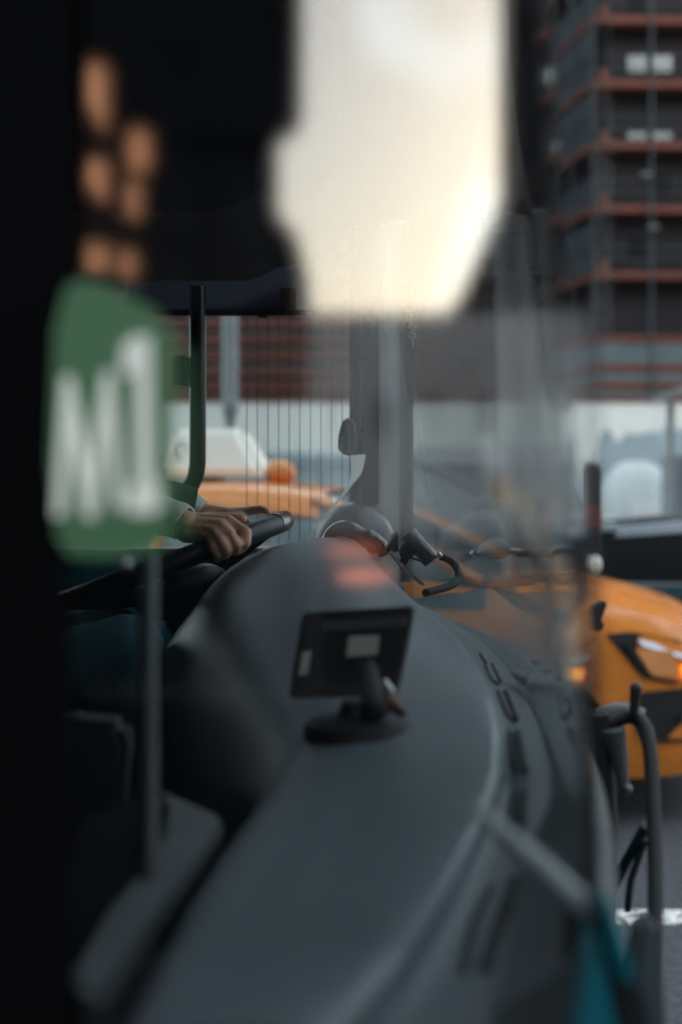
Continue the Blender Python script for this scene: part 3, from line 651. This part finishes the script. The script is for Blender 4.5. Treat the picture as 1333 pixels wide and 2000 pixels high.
# --- dashboard loft
SD = [.885, 1.0, 1.2, 1.4, 1.56, 1.64, 1.75, 2.0, 2.3, 2.6, 2.85, 3.0, 3.08]
XL = [-.158, -.152, -.14, -.112, -.088, -.10, -.15, -.25, -.30, -.31, -.33, -.33, -.30]
ZL = [-.345, -.342, -.336, -.325, -.315, -.33, -.36, -.325, -.245, -.245, -.23, -.235, -.25]
XC = [-.10, -.09, -.06, -.01, .02, .02, .012, -.02, -.05, -.055, -.045, -.03, -.02]
ZC = [-.338, -.335, -.326, -.305, -.282, -.268, -.238, -.160, -.090, -.088, -.094, -.096, -.115]
XR = [-.005, .045, .106, .154, .174, .178, .180, .164, .116, .076, .045, .03, .02]
ZR = [-.340, -.324, -.305, -.286, -.270, -.258, -.236, -.200, -.168, -.135, -.104, -.102, -.12]
XO = [.155, .178, .205, .218, .228, .234, .240, .243, .236, .205, .175, .155, .14]
ZO = [-.365, -.352, -.335, -.305, -.292, -.287, -.278, -.262, -.25, -.24, -.235, -.235, -.235]
rows = []; NR = 90
def sect(D):
    f = lambda a: interp(SD, a, D)
    xl, zl, xc, zc, xr, zr, xo, zo = f(XL), f(ZL), f(XC), f(ZC), f(XR), f(ZR), f(XO), f(ZO)
    top = crom([(xl+.004, 0, zl-.03), (xl+.02, 0, zl), (xl+(xc-xl)*.45, 0, zl+(zc-zl)*.70), (xc, 0, zc), (xc+(xr-xc)*.55, 0, zc+(zr-zc)*.4+.004), (xr-.008, 0, zr), (xr, 0, zr-.008)], 26)
    gr = [(xr+.002, 0, zr-.02), (xr+.012, 0, min(zr-.026, zo+(zr-zo)*.35)), (xr+(xo-xr)*.5, 0, zo+.006), (xo, 0, zo)]
    strip = crom([(xr+.001, 0, zr-.012)]+gr, 12)
    pts = [Vector((xl, 0, zl-.45)), Vector((xl, 0, zl-.10))]+top+strip+[Vector((xo, 0, zo-.2))]
    return [rel(p.x, D, p.z) for p in pts]
for i in range(NR): rows.append(sect(SD[0]+(SD[-1]-SD[0])*i/(NR-1)))
for it in range(30):      # ease the shoulder along its length
    new = [list(r) for r in rows]
    for i in range(1, NR-1):
        for j in range(2, 15): new[i][j] = (rows[i-1][j]+rows[i][j]*2+rows[i+1][j])/4
    rows = new
dash = build(MB().grid(rows, cap=True), 'dashboard', M['dash'], BUS)
def surf(x, D):     # height of the dash at plan position
    r = sect(D); best = None
    for a, b in zip(r[1:], r[2:]):
        if a.x <= x <= b.x and b.x > a.x+1e-6: z = a.z+(b.z-a.z)*(x-a.x)/(b.x-a.x); best = z if best is None else max(best, z)
    return best if best is not None else r[14].z
# defroster slots: pairs of dark slits with a raised frame, following the strip
def slot(pa, pb, da, db, wdt):
    A_, B_ = P(*pa, da), P(*pb, db); n = 10; pts = []
    for i in range(n):
        q = A_.lerp(B_, i/(n-1)); z = surf(q.x, q.y); pts.append(Vector((q.x, q.y, z+.0012)))
    build(MB().tube(pts, [wdt*(.5 if i in (0, n-1) else 1) for i in range(n)], 8, flat=1.0), 'vent_slot', M['rubber'], dash)
def onsurf(px, py):      # find the depth at which this line of sight meets the strip
    D = 2.6
    while D > .9:
        q = P(px, py, D); z = surf(q.x, D)
        if q.z < z+.0: pass
        else: return q
        D -= .004
    return P(px, py, 1)
def slotpx(line, r):
    pts = []
    ln = crom([(a, b, 0) for a, b in line], 12)
    for p in ln:
        q = onsurf(p.x, p.y); pts.append(q+Vector((0, 0, .001)))
    build(MB().tube(pts, r*1.25, 8), 'vent_slot', M['rubber'], dash)
for (ln, r) in (([(938, 1278), (950, 1296)], .0016), ([(948, 1300), (962, 1330), (975, 1338)], .0016), ([(962, 1298), (978, 1332)], .0018),
                ([(973, 1352), (990, 1395), (1005, 1412)], .0019), ([(988, 1352), (1010, 1408)], .0027),
                ([(996, 1432), (1000, 1480), (1008, 1512)], .0019), ([(1012, 1432), (1026, 1508)], .003),
                ([(1003, 1552), (998, 1600), (994, 1650)], .0018), ([(1022, 1550), (1016, 1640)], .003),
                ([(960, 1735), (925, 1810), (905, 1900)], .0026), ([(1004, 1722), (976, 1810), (948, 1895)], .004)):
    slotpx(ln, r)
# instrument hood and glossy grip at the far end of the dash
rows = []
hc = P(694, 1052, 2.98)
for i in range(16):
    ph = math.pi/2*i/15
    rows.append([Vector((hc.x+.088*math.cos(ph)*math.cos(a), hc.y+.075*math.cos(ph)*math.sin(a), hc.z-.03+.108*math.sin(ph)**.9)) for a in [2*math.pi*k/32 for k in range(32)]])
build(MB().grid(rows, close_v=True, cap=True), 'instrument_hood', M['gloss_black'], BUS)
build(MB().tube(crom([P(632, 1062, 2.86), P(648, 1040, 2.85), P(676, 1030, 2.84), P(712, 1042, 2.83), P(742, 1060, 2.83), P(752, 1085, 2.83)], 22), [.006+.009*math.sin(math.pi*min(1, k/14)) if k < 14 else .013 for k in range(22)], 14), 'grip_handle', mat('glossy_grip', (.03, .02, .022), .12, var=0, coat=1), BUS)
build(MB().box(P(765, 0, 2.75).x, P(778, 0, 2.75).x, 2.73, 2.78, zy(1078, 2.75), zy(1042, 2.75)), 'sensor', M['gloss_black'], BUS, bevel=.003)

# steering wheel
Cw = P(330, 1100, 2.6); tu = Vector((math.cos(math.radians(20)), 0, math.sin(math.radians(20)))); tv = Vector((0, -1, 0)); Rw = .225
def wheelpt(a, r=Rw, up=0):
    return Cw+tu*(r*math.cos(a))+tv*(r*math.sin(a))+tu.cross(tv)*(-up) if False else Cw+tu*(r*math.cos(a))+tv*(r*math.sin(a))+Vector((-math.sin(math.radians(20)), 0, math.cos(math.radians(20))))*up
rows = []
for i in range(72):
    a = 2*math.pi*i/72; c_ = wheelpt(a); rd = (c_-Cw).normalized(); up = Vector((-math.sin(math.radians(20)), 0, math.cos(math.radians(20))))
    rows.append([c_+rd*.0185*math.cos(t)+up*.0185*math.sin(t) for t in [2*math.pi*k/16 for k in range(16)]])
sw = build(MB().grid(rows, close_u=True, close_v=True), 'steering_wheel', M['leather'], BUS)
build(MB().tube([wheelpt(.36-k*.09, Rw, .001) for k in range(8)], [.0195]*8, 14), 'brown_grip', mat('worn_brown_leather', (.10, .03, .02), .3, coat=.3), sw)
for a in (.15, math.pi-.15, math.pi/2, -math.pi/2):
    build(MB().tube([wheelpt(a, Rw-.01), wheelpt(a, .14, -.02), wheelpt(a, .04, -.045)], [.012, .016, .022], 10, flat=.5), 'spoke', M['leather'], sw)
build(MB().lathe([(.0, .0), (.05, .0), (.075, -.012), (.08, -.04), (.05, -.07)], Cw+Vector((.01, 0, -.03))), 'hub', M['leather'], sw)
build(MB().tube([Cw+Vector((.02, 0, -.08)), Cw+Vector((.2, .0, -.5))], .035, 12), 'steering_column', M['black'], BUS)
build(MB().tube(crom([P(300, 1170, 2.45), P(345, 1150, 2.48), P(400, 1132, 2.5), P(440, 1135, 2.55)], 14), [.012, .02, .028, .032, .034, .034, .032, .03, .03, .028, .026, .024, .02, .016], 12), 'column_shroud', M['leather'], BUS)
# grab pole and cab door ledge on the left
build(MB().tube([rel(-.166, 1.22, -.48), rel(-.1665, 1.22, -.055)], .0085, 12), 'grab_pole', M['lightgrey'], BUS)
build(MB().capsule(P(246, 1103, 1.22), P(246, 1106, 1.22), .0065, .006), 'pole_knob', M['steel'], BUS)
build(MB().quad3([P(300, 1533, 1.42), P(440, 1590, 1.40), P(428, 1625, 1.38), P(200, 1950, 1.02), P(135, 1900, 1.02), P(210, 1765, 1.16), P(310, 1640, 1.3), P(322, 1580, 1.37)], (0, 0, -.02)), 'cab_door_ledge', M['ledge'], BUS, bevel=.006, seg=3)
build(MB().quad3([P(150, 1600, 1.46), P(300, 1540, 1.46), P(320, 1600, 1.42), P(180, 1850, 1.2), P(60, 1900, 1.15)], (0, 0, -.1)), 'fare_box', M['dark_int'], BUS, bevel=.006)
build(MB().prism([(-.62, CZ-.72), (-.27, CZ-.72), (-.235, CZ-.28), (-.24, CZ-.255), (-.3, CZ-.25), (-.60, CZ-.3)], 1.55, 1.62), 'cab_door', mat('cab_door_grey', (.004, .006, .01), .6), BUS, bevel=.01)
# driver's seat
build(MB().box(-1.05, -.55, 2.15, 2.75, CZ-.62, CZ-.48), 'seat_cushion', M['jacket'], BUS, bevel=.05, seg=3)
build(MB().box(-1.2, -1.02, 2.17, 2.73, CZ-.5, CZ+.25), 'seat_back', M['jacket'], BUS, bevel=.05, seg=3)
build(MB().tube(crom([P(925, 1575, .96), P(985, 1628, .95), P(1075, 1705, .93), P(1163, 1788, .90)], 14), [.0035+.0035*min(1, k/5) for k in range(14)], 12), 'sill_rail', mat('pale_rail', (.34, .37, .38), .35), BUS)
build(MB().tube(crom([P(1000, 1312, 1.95), P(1060, 1345, 1.85), P(1118, 1372, 1.78)], 8), [.003, .006, .008, .009, .009, .008, .006, .003], 10), 'cowl_trim', mat('pale_trim', (.22, .26, .27), .35), BUS)  # highlight on the cowl, built as a pale strip
# wiper seen through the windshield
wp = crom([P(968, 1150, 2.35), P(1010, 1172, 2.25), P(1060, 1195, 2.15), P(1120, 1212, 2.0), P(1170, 1222, 1.9)], 16)
build(MB().tube(wp, [.003, .005, .007, .009, .011, .011, .01, .009, .008, .008, .008, .008, .008, .008, .008, .008], 8), 'wiper_arm', M['rubber'], BUS)
build(MB().quad3([P(1158, 1190, 1.9), P(1186, 1172, 1.9), P(1186, 1185, 1.9), P(1172, 1225, 1.9), P(1160, 1228, 1.9)], (0, .03, 0)), 'wiper_pivot', M['rubber'], BUS, bevel=.003)
# front bicycle rack
RK = build(MB().tube(crom([P(1172, 1400, 1.9), P(1185, 1412, 1.9), P(1230, 1400, 1.9), P(1256, 1412, 1.88), P(1268, 1450, 1.85), P(1276, 1560, 1.8), P(1280, 1750, 1.72), P(1275, 2080, 1.6)], 40), .0095, 12), 'bike_rack', M['rubber'], BUS)
build(MB().tube(crom([P(1174, 1395, 1.9), P(1184, 1500, 1.9), P(1190, 1650, 1.88), P(1186, 1800, 1.8)], 20), .012, 12), 'upright', M['rubber'], RK)
build(MB().capsule(P(1243, 1345, 1.88), P(1238, 1395, 1.88), .0085, .006), 'lever_knob', M['black'], RK)
build(MB().tube([P(1200, 1425, 1.88), P(1212, 1490, 1.88), P(1222, 1555, 1.87)], [.016, .011, .006], 10), 'hook', M['grey'], RK)
build(MB().capsule(P(1226, 1540, 1.86), P(1227, 1543, 1.86), .006, .006), 'bolt', M['lightgrey'], RK)
build(MB().tube([P(1262, 1612, 1.82), P(1225, 1680, 1.86), P(1196, 1740, 1.9)], .007, 10), 'brace', M['black'], RK)
build(MB().tube([P(1260, 1640, 1.84), P(1232, 1720, 1.84), P(1226, 1780, 1.84)], .005, 10), 'brace', M['black'], RK)
build(MB().tube(crom([P(1170, 1400, 1.95), P(1215, 1388, 1.95), P(1255, 1400, 1.95)], 10), .012, 10), 'cross_bar', M['grey'], RK)
build(MB().quad3([P(1250, 1800, 1.3), P(1288, 1800, 1.3), P(1310, 2090, 1.25), P(1215, 2090, 1.25)], (0, .04, 0)), 'rack_foot', mat('dark_teal_rack', (.004, .02, .028), .6), RK, bevel=.006)

# ------------------------------------------------------------------ loose things on and around the dash
# M1 route sign
SG = thing('route_sign', P(215, 1090, .80), 'blurred green route placard reading M1 in white, hanging at the door post', 'sign')
def sgp(px, py, off=0):    # a point on the sign plane, slightly turned
    t = (px-100)/240.0; D = .832-.05*t-off; return P(px, py, D)
outline = [(108, 640), (130, 560), (160, 545), (230, 565), (298, 603), (330, 645), (334, 800), (331, 1030), (318, 1068), (230, 1088), (140, 1085), (112, 1050), (98, 900)]
build(MB().quad3([sgp(a, b) for a, b in outline], (0, .006, 0)), 'board', M['green'], SG)
def stroke(poly): build(MB().quad3([sgp(a, b, .0012) for a, b in poly], (0, -.0016, 0)), 'letter', M['letter'], SG, smooth=False)
stroke([(106, 1008), (124, 736), (142, 736), (178, 905), (203, 727), (221, 725), (243, 992), (224, 994), (207, 830), (188, 1012), (168, 1012), (139, 850), (128, 1008)])
stroke([(240, 676), (266, 655), (295, 660), (299, 938), (313, 945), (315, 990), (300, 1003), (252, 1003), (252, 960), (268, 940), (266, 730), (240, 732)])

# screen unit on a ball mount
bq = P(700, 1392, 1.63); bz = surf(bq.x, 1.63)
TBM = thing('dash_monitor', (bq.x, 1.63, bz), 'black tablet-like monitor seen from behind, white stickers, on a dash mount', 'monitor')
A_ = [P(590, 1196, 1.66), P(808, 1182, 1.62), P(800, 1230, 1.615), P(776, 1345, 1.60), P(766, 1358, 1.60), P(562, 1364, 1.64)]
nrm = (A_[1]-A_[0]).cross(A_[5]-A_[0]).normalized()
if nrm.y > 0: nrm = -nrm
build(MB().quad3(A_, -nrm*.012), 'case', M['gloss_black'], TBM, bevel=.003)
def onface(px, py, lift=.001):     # point on the monitor's back plane
    d = P(px, py, 1)-cam.location; t = (A_[0]-cam.location).dot(nrm)/d.dot(nrm); return cam.location+d*t+nrm*lift
for poly, nm, m_ in (([(630, 1215), (795, 1204), (795, 1222), (632, 1234)], 'rib', M['lightgrey']), ([(683, 1243), (743, 1241), (738, 1278), (677, 1283)], 'sticker', M['sticker']), ([(592, 1274), (609, 1271), (602, 1316), (584, 1320)], 'sticker', M['sticker'])):
    build(MB().quad3([onface(a, b) for a, b in poly], nrm*(.003 if nm == 'rib' else .0006)), nm, m_, TBM)
build(MB().capsule(onface(720, 1310, .004), P(735, 1380, 1.6), .014, .016), 'ball_arm', M['black'], TBM)
build(MB().capsule(P(752, 1332, 1.57), P(764, 1350, 1.57), .0035, .004), 'lock_pin', M['steel'], TBM)
build(MB().capsule(P(755, 1365, 1.6), P(785, 1390, 1.6), .012, .006), 'clamp_knob', M['brown'], TBM)
build(MB().lathe([(.064, -.012), (.062, .004), (.05, .010), (.025, .014), (.018, .03)], (bq.x, 1.63, bz), n=32), 'base', M['black'], TBM)

# dash camera on bracket with conduit
DC = thing('dash_camera', P(800, 1100, 2.6), 'small black tubular camera on a bracket clipped to the dash edge, curly hose', 'camera')
a_, b_ = P(806, 1052, 2.6), P(840, 1092, 2.6)
ax = (b_-a_).normalized()
rows = []
for t, r in ((-.014, .001), (-.0135, .0150), (-.010, .0165), (.05, .0165), (.054, .0155), (.0545, .001)):
    c_ = a_+ax*t; u = Vector((0, 1, 0)); w = ax.cross(u)
    rows.append([c_+u*r*math.cos(x)+w*r*math.sin(x) for x in [2*math.pi*k/26 for k in range(26)]])
build(MB().grid(rows, close_v=True, cap=True), 'barrel', mat('camera_black', (.03, .038, .04), .32, coat=.3), DC)
build(MB().quad3([P(783, 1068, 2.585), P(800, 1050, 2.585), P(822, 1075, 2.585), P(812, 1082, 2.585), P(795, 1098, 2.585), P(781, 1086, 2.585)], (0, .03, 0)), 'bracket', M['black'], DC, bevel=.002)
build(MB().quad3([P(789, 1085, 2.6), P(801, 1090, 2.6), P(790, 1112, 2.6), P(776, 1102, 2.6)], (0, .02, 0)), 'neck', M['black'], DC, bevel=.002)
build(MB().quad3([P(757, 1078, 2.62), P(766, 1080, 2.62), P(832, 1142, 2.35), P(826, 1146, 2.35), P(790, 1118, 2.5)], (0, .03, 0)), 'base_plate', M['black'], DC, bevel=.002)
hose = crom([P(860, 1086, 2.6), P(884, 1098, 2.6), P(897, 1122, 2.58), P(884, 1142, 2.52), P(858, 1151, 2.46), P(832, 1158, 2.40)], 90)
build(MB().tube(hose, [.0062+.0011*(k % 2) for k in range(90)], 10), 'conduit', M['rubber'], DC)
build(MB().tube(crom([P(772, 1070, 2.6), P(785, 1080, 2.6), P(800, 1088, 2.59), P(830, 1096, 2.58), P(852, 1088, 2.59), P(860, 1084, 2.59)], 24), .0018, 8), 'wire', M['rubber'], DC)
build(MB().capsule(P(858, 1082, 2.585), P(861, 1085, 2.585), .004, .004), 'gland', M['steel'], DC)
PH = thing('phone_holder', P(766, 1076, 2.64), 'slim glossy black phone-sized unit leaning at the far dash edge', 'phone holder')
build(MB().quad3([P(775, 1037, 2.64), P(779, 1041, 2.64), P(762, 1080, 2.64), P(752, 1076, 2.64)], (0, .05, 0)), 'unit', M['gloss_black'], PH, bevel=.002)
build(MB().quad3([P(775, 1036, 2.635), P(777, 1038, 2.635), P(757, 1068, 2.635), P(754, 1067, 2.635)], (0, .004, 0)), 'edge_trim', M['steel'], PH)

# radio handset with coiled cord
HS = thing('radio_handset', P(683, 852, 3.05), 'grey radio handset hanging by a coiled cord on the far pillar', 'handset')
hb = [(668, 826), (674, 817), (684, 815), (694, 820), (698, 835), (699, 872), (695, 886), (686, 891), (664, 884), (660, 876), (661, 852)]
build(MB().quad3([P(a, b, 3.02) for a, b in hb], (0, .035, 0)), 'body', mat('handset_grey', (.05, .05, .05), .35), HS, bevel=.005, seg=3)
build(MB().quad3([P(664, 848, 3.012), P(673, 852, 3.012), P(671, 882, 3.012), P(663, 880, 3.012)], (0, .01, 0)), 'talk_button', mat('handset_light', (.13, .13, .12), .35), HS, bevel=.002)
build(MB().tube([P(676, 818, 3.015), P(681, 850, 3.01), P(682, 885, 3.015)], .002, 6), 'ridge', M['grey'], HS)
build(MB().quad3([P(701, 845, 3.06), P(709, 830, 3.06), P(709, 905, 3.06), P(702, 905, 3.06)], (0, .02, 0)), 'holder', M['black'], HS)
path = crom([P(752, 470, 3.06), P(748, 540, 3.06), P(728, 600, 3.06), P(716, 650, 3.06), P(702, 712, 3.06)], 420); coil = []
for k, p in enumerate(path):
    if k < 150: coil.append(p); continue
    a = (k-150)*.42*1.6; r = .0045+.002*min(1, (k-150)/120); coil.append(p+Vector((math.cos(a)*r*1.3, math.sin(a)*r, 0)))
build(MB().tube(coil, .0013, 5), 'coiled_cord', M['rubber'], HS)
build(MB().tube(crom([P(703, 710, 3.06), P(697, 735, 3.06), P(690, 775, 3.05), P(684, 817, 3.03)], 14), .0014, 6), 'cord_end', M['rubber'], HS)
# paper strip
PS = crom([P(700, 888, 2.99), P(696, 925, 2.96), P(682, 950, 2.93), P(655, 985, 2.9), P(624, 1022, 2.88), P(600, 1056, 2.86)], 26)
rows = []
for k, p in enumerate(PS):
    w_ = lin([0, 4, 9, 14, 25], [.0165, .0135, .0075, .0055, .0035], k); tw = lin([0, 8, 25], [.1, .5, .7], k)
    d = Vector((math.cos(tw), .3, math.sin(tw)*.5)); n = Vector((0, .0016, 0))
    rows.append([p-d*w_-n, p+d*w_-n, p+d*w_+n, p-d*w_+n])
o = build(MB().grid(rows, close_v=True, cap=True), 'paper_strip', M['paper'], None); tag(o, 'pale twisted ribbon strap running from the handset down to the dash', 'strap')
# hanging gold script charm on the pillar seal
CH = thing('script_charm', P(803, 650, 3.05), 'little gold script-like charm on the right edge of the far pillar', 'charm')
def gs(pts, r=.0022): build(MB().tube(crom([P(a, b, 2.97) for a, b in pts], 4*len(pts)), r, 6), 'stroke', M['gold'], CH)
for pts in ([(792, 632), (790, 627), (796, 624), (801, 634), (797, 640)], [(800, 622), (804, 634), (808, 628)], [(801, 642), (806, 634), (811, 640), (814, 634)],
            [(804, 652), (806, 640)], [(800, 650), (812, 644)], [(798, 656), (805, 662), (811, 654), (803, 648)], [(806, 660), (807, 677)], [(804, 615), (803, 624)]): gs(pts)
# pale blade with tan foot in the glass: the added taxi ghost above

# ------------------------------------------------------------------ driver
DR = thing('person', (-.8, 2.45, CZ-1.1), 'seated driver in a pale shirt and dark jacket, hands resting on the steering wheel', 'person')
def voxel(mb, name, m, parent, vs, sm=2):
    me = bpy.data.meshes.new('tmp'); off = worldloc(parent); me.from_pydata([v-off for v in mb.v], [], mb.f); me.update()
    bm = bmesh.new(); bm.from_mesh(me); bmesh.ops.recalc_face_normals(bm, faces=bm.faces); bm.to_mesh(me); bm.free()
    t = bpy.data.objects.new('tmp', me); COL.objects.link(t)
    r = t.modifiers.new('r', 'REMESH'); r.mode = 'VOXEL'; r.voxel_size = vs
    s = t.modifiers.new('s', 'SMOOTH'); s.factor = .5; s.iterations = sm
    dg = bpy.context.evaluated_depsgraph_get(); n = bpy.data.meshes.new_from_object(t.evaluated_get(dg))
    bpy.data.objects.remove(t, do_unlink=True)
    for f in n.polygons: f.use_smooth = True
    n.materials.clear(); n.materials.append(m); n.name = name
    o = bpy.data.objects.new(name, n); COL.objects.link(o); o.parent = parent; return o
bd = MB()
def chain(mb, pts, rs):
    for (a, b, ra, rb) in zip(pts, pts[1:], rs, rs[1:]): mb.capsule(a, b, ra, rb)
# near (right) hand
wr_ = P(368, 1028, 2.44)
mcp = [P(446, 1018, 2.42), P(434, 1027, 2.405), P(422, 1039, 2.395), P(411, 1052, 2.392)]
wb = [P(372, 1018, 2.45), P(370, 1026, 2.44), P(366, 1034, 2.435), P(362, 1042, 2.435)]
rk = [.0118, .0122, .0115, .0105]
for a, b, r in zip(wb, mcp, rk): bd.capsule(a, b, .0165, r)
for a, b in zip(mcp, mcp[1:]): bd.capsule(a.lerp(wr_, .15), b.lerp(wr_, .15), .0105, .0105)
fing = [[mcp[0], P(481, 1040, 2.372), P(481, 1060, 2.366), P(470, 1074, 2.378)],
        [mcp[1], P(452, 1046, 2.358), P(463, 1064, 2.356), P(461, 1078, 2.37)],
        [mcp[2], P(433, 1056, 2.35), P(443, 1074, 2.352), P(441, 1086, 2.366)],
        [mcp[3], P(417, 1068, 2.352), P(425, 1084, 2.356), P(424, 1093, 2.37)]]
frs = [(.0115, .0102, .0092, .0078), (.0115, .0100, .0090, .0078), (.0108, .0094, .0085, .0074), (.0098, .0084, .0076, .0066)]
for f_, r_ in zip(fing, frs): chain(bd, f_, r_)
chain(bd, [P(378, 1020, 2.46), P(410, 1016, 2.475), P(446, 1012, 2.47), P(474, 1014, 2.45)], (.017, .0145, .0115, .0088))      # thumb behind the rim
chain(bd, [wr_, P(345, 1020, 2.46), P(200, 985, 2.50)], (.026, .028, .04))
chain(bd, [P(200, 985, 2.50), P(20, 930, 2.45)], (.04, .05)); 
# far (left) hand on the far rim
l_w = P(408, 1006, 2.86); lm = [P(462, 1006, 2.83), P(458, 1000, 2.85)]
bd.capsule(P(398, 1003, 2.86), P(455, 1007, 2.83), .022, .016)
chain(bd, [P(455, 1003, 2.83), P(490, 997, 2.80), P(512, 994, 2.78), P(523, 999, 2.77)], (.012, .0092, .0085, .0072))
chain(bd, [P(455, 1010, 2.82), P(474, 1010, 2.79), P(484, 1018, 2.77)], (.011, .009, .0075))
chain(bd, [P(452, 1016, 2.82), P(468, 1020, 2.79), P(476, 1029, 2.78)], (.010, .0085, .007))
chain(bd, [P(448, 1020, 2.83), P(460, 1028, 2.80), P(466, 1038, 2.79)], (.0095, .008, .0066))
chain(bd, [P(400, 1006, 2.85), P(430, 1018, 2.8), P(455, 1026, 2.78)], (.014, .011, .009))
chain(bd, [P(398, 1003, 2.86), P(340, 985, 2.86), P(150, 950, 2.75)], (.024, .03, .04))
sh = [rel(-.92, 2.26, .02), rel(-.92, 2.66, .02)]; el = [P(20, 930, 2.45), P(60, 930, 2.72)]
chain(bd, [el[0], sh[0]], (.045, .06)); chain(bd, [P(150, 950, 2.75), el[1], sh[1]], (.04, .045, .06))
chain(bd, [rel(-.95, 2.3, .0), rel(-.95, 2.62, .0)], (.09, .09))
chain(bd, [rel(-.94, 2.46, .0), rel(-.95, 2.46, -.25), rel(-.93, 2.46, -.48)], (.15, .14, .15))
chain(bd, [rel(-.93, 2.46, .05), rel(-.91, 2.46, .17)], (.06, .055))
chain(bd, [rel(-.90, 2.46, .26), rel(-.89, 2.46, .33)], (.088, .095)); chain(bd, [rel(-.86, 2.46, .22), rel(-.83, 2.46, .20)], (.06, .045))
chain(bd, [rel(-.80, 2.46, .275), rel(-.785, 2.46, .255)], (.012, .014)); 
for s_ in (-1, 1): chain(bd, [rel(-.90, 2.46+s_*.088, .27), rel(-.905, 2.46+s_*.092, .25)], (.02, .014))
voxel(bd, 'body', M['skin'], DR, .0035)
for s_ in (-1, 1): build(MB().capsule(rel(-.815, 2.46+s_*.032, .29), rel(-.813, 2.46+s_*.032, .29), .011, .011), 'eye', M['white'], DR)
build(MB().capsule(rel(-.915, 2.46, .30), rel(-.91, 2.46, .345), .100, .102), 'hair', M['hair'], DR)
sl = MB(); chain(sl, [P(358, 1020, 2.452), P(335, 1012, 2.462), P(200, 980, 2.50), el[0], sh[0]], (.0335, .037, .052, .06, .075))
rows = []   # shirt cuff, an open tube round the wrist
def opentube(pts, rs, nm, m_, n=28, th=.003):
    rows = []; pts = [Vector(p) for p in pts]; P2 = crom(pts, 16); R2 = [lin(list(range(len(rs))), rs, k*(len(rs)-1)/15) for k in range(16)]
    def ring(p, t, r): u = t.cross(Vector((0, 1, 0))).normalized(); w = t.cross(u); return [p+u*r*math.cos(2*math.pi*k/n)*(1+.04*math.sin(5*2*math.pi*k/n))+w*r*math.sin(2*math.pi*k/n) for k in range(n)]
    T = [(P2[min(i+1, 15)]-P2[max(i-1, 0)]).normalized() for i in range(16)]
    outer = [ring(P2[i], T[i], R2[i]*(1+.03*math.sin(i*2.1))) for i in range(16)]; inner = [ring(P2[i], T[i], R2[i]-th) for i in range(16)]
    return build(MB().grid(outer+inner[::-1], close_u=True, close_v=True), nm, m_, DR)
opentube([P(361, 1022, 2.45), P(346, 1015, 2.456), P(300, 1003, 2.47), P(200, 980, 2.50)], [.031, .035, .042, .055], 'shirt_cuff', M['shirt'])
opentube([P(392, 1000, 2.86), P(372, 990, 2.86), P(330, 980, 2.85)], [.027, .031, .036], 'shirt_cuff', M['shirt'])
opentube([P(376, 990, 2.86), P(355, 982, 2.86), P(250, 965, 2.80), P(150, 948, 2.75), el[1], sh[1]], [.038, .042, .05, .055, .062, .08], 'jacket_sleeve', M['jacket'])
opentube([P(215, 982, 2.495), P(120, 960, 2.48), el[0], sh[0]], [.062, .068, .07, .085], 'jacket_sleeve', M['jacket'])
jk = MB(); chain(jk, [rel(-.95, 2.29, -.01), rel(-.95, 2.63, -.01)], (.11, .11)); chain(jk, [rel(-.94, 2.46, .0), rel(-.95, 2.46, -.25), rel(-.93, 2.46, -.46)], (.175, .165, .18))
voxel(jk, 'jacket', M['jacket'], DR, .009)
tr = MB()
for yk, px in ((2.3, 250), (2.62, 210)):
    kn = rel((px-666.5)/F*yk, yk, -.26); chain(tr, [rel(-.90, yk+(.05 if yk < 2.4 else -.05), -.44), kn], (.105, .062)); chain(tr, [kn, rel(kn.x+.04, yk, -.62), rel(kn.x+.06, yk, -1.0)], (.062, .05, .045))
voxel(tr, 'trousers', M['trouser'], DR, .008)
for yk, px in ((2.3, 250), (2.62, 210)):
    x = (px-666.5)/F*yk+.06; build(MB().capsule(rel(x-.02, yk, -1.05), rel(x+.16, yk, -1.07), .045, .035), 'shoe', M['black'], DR)
print('objects', len(bpy.data.objects))
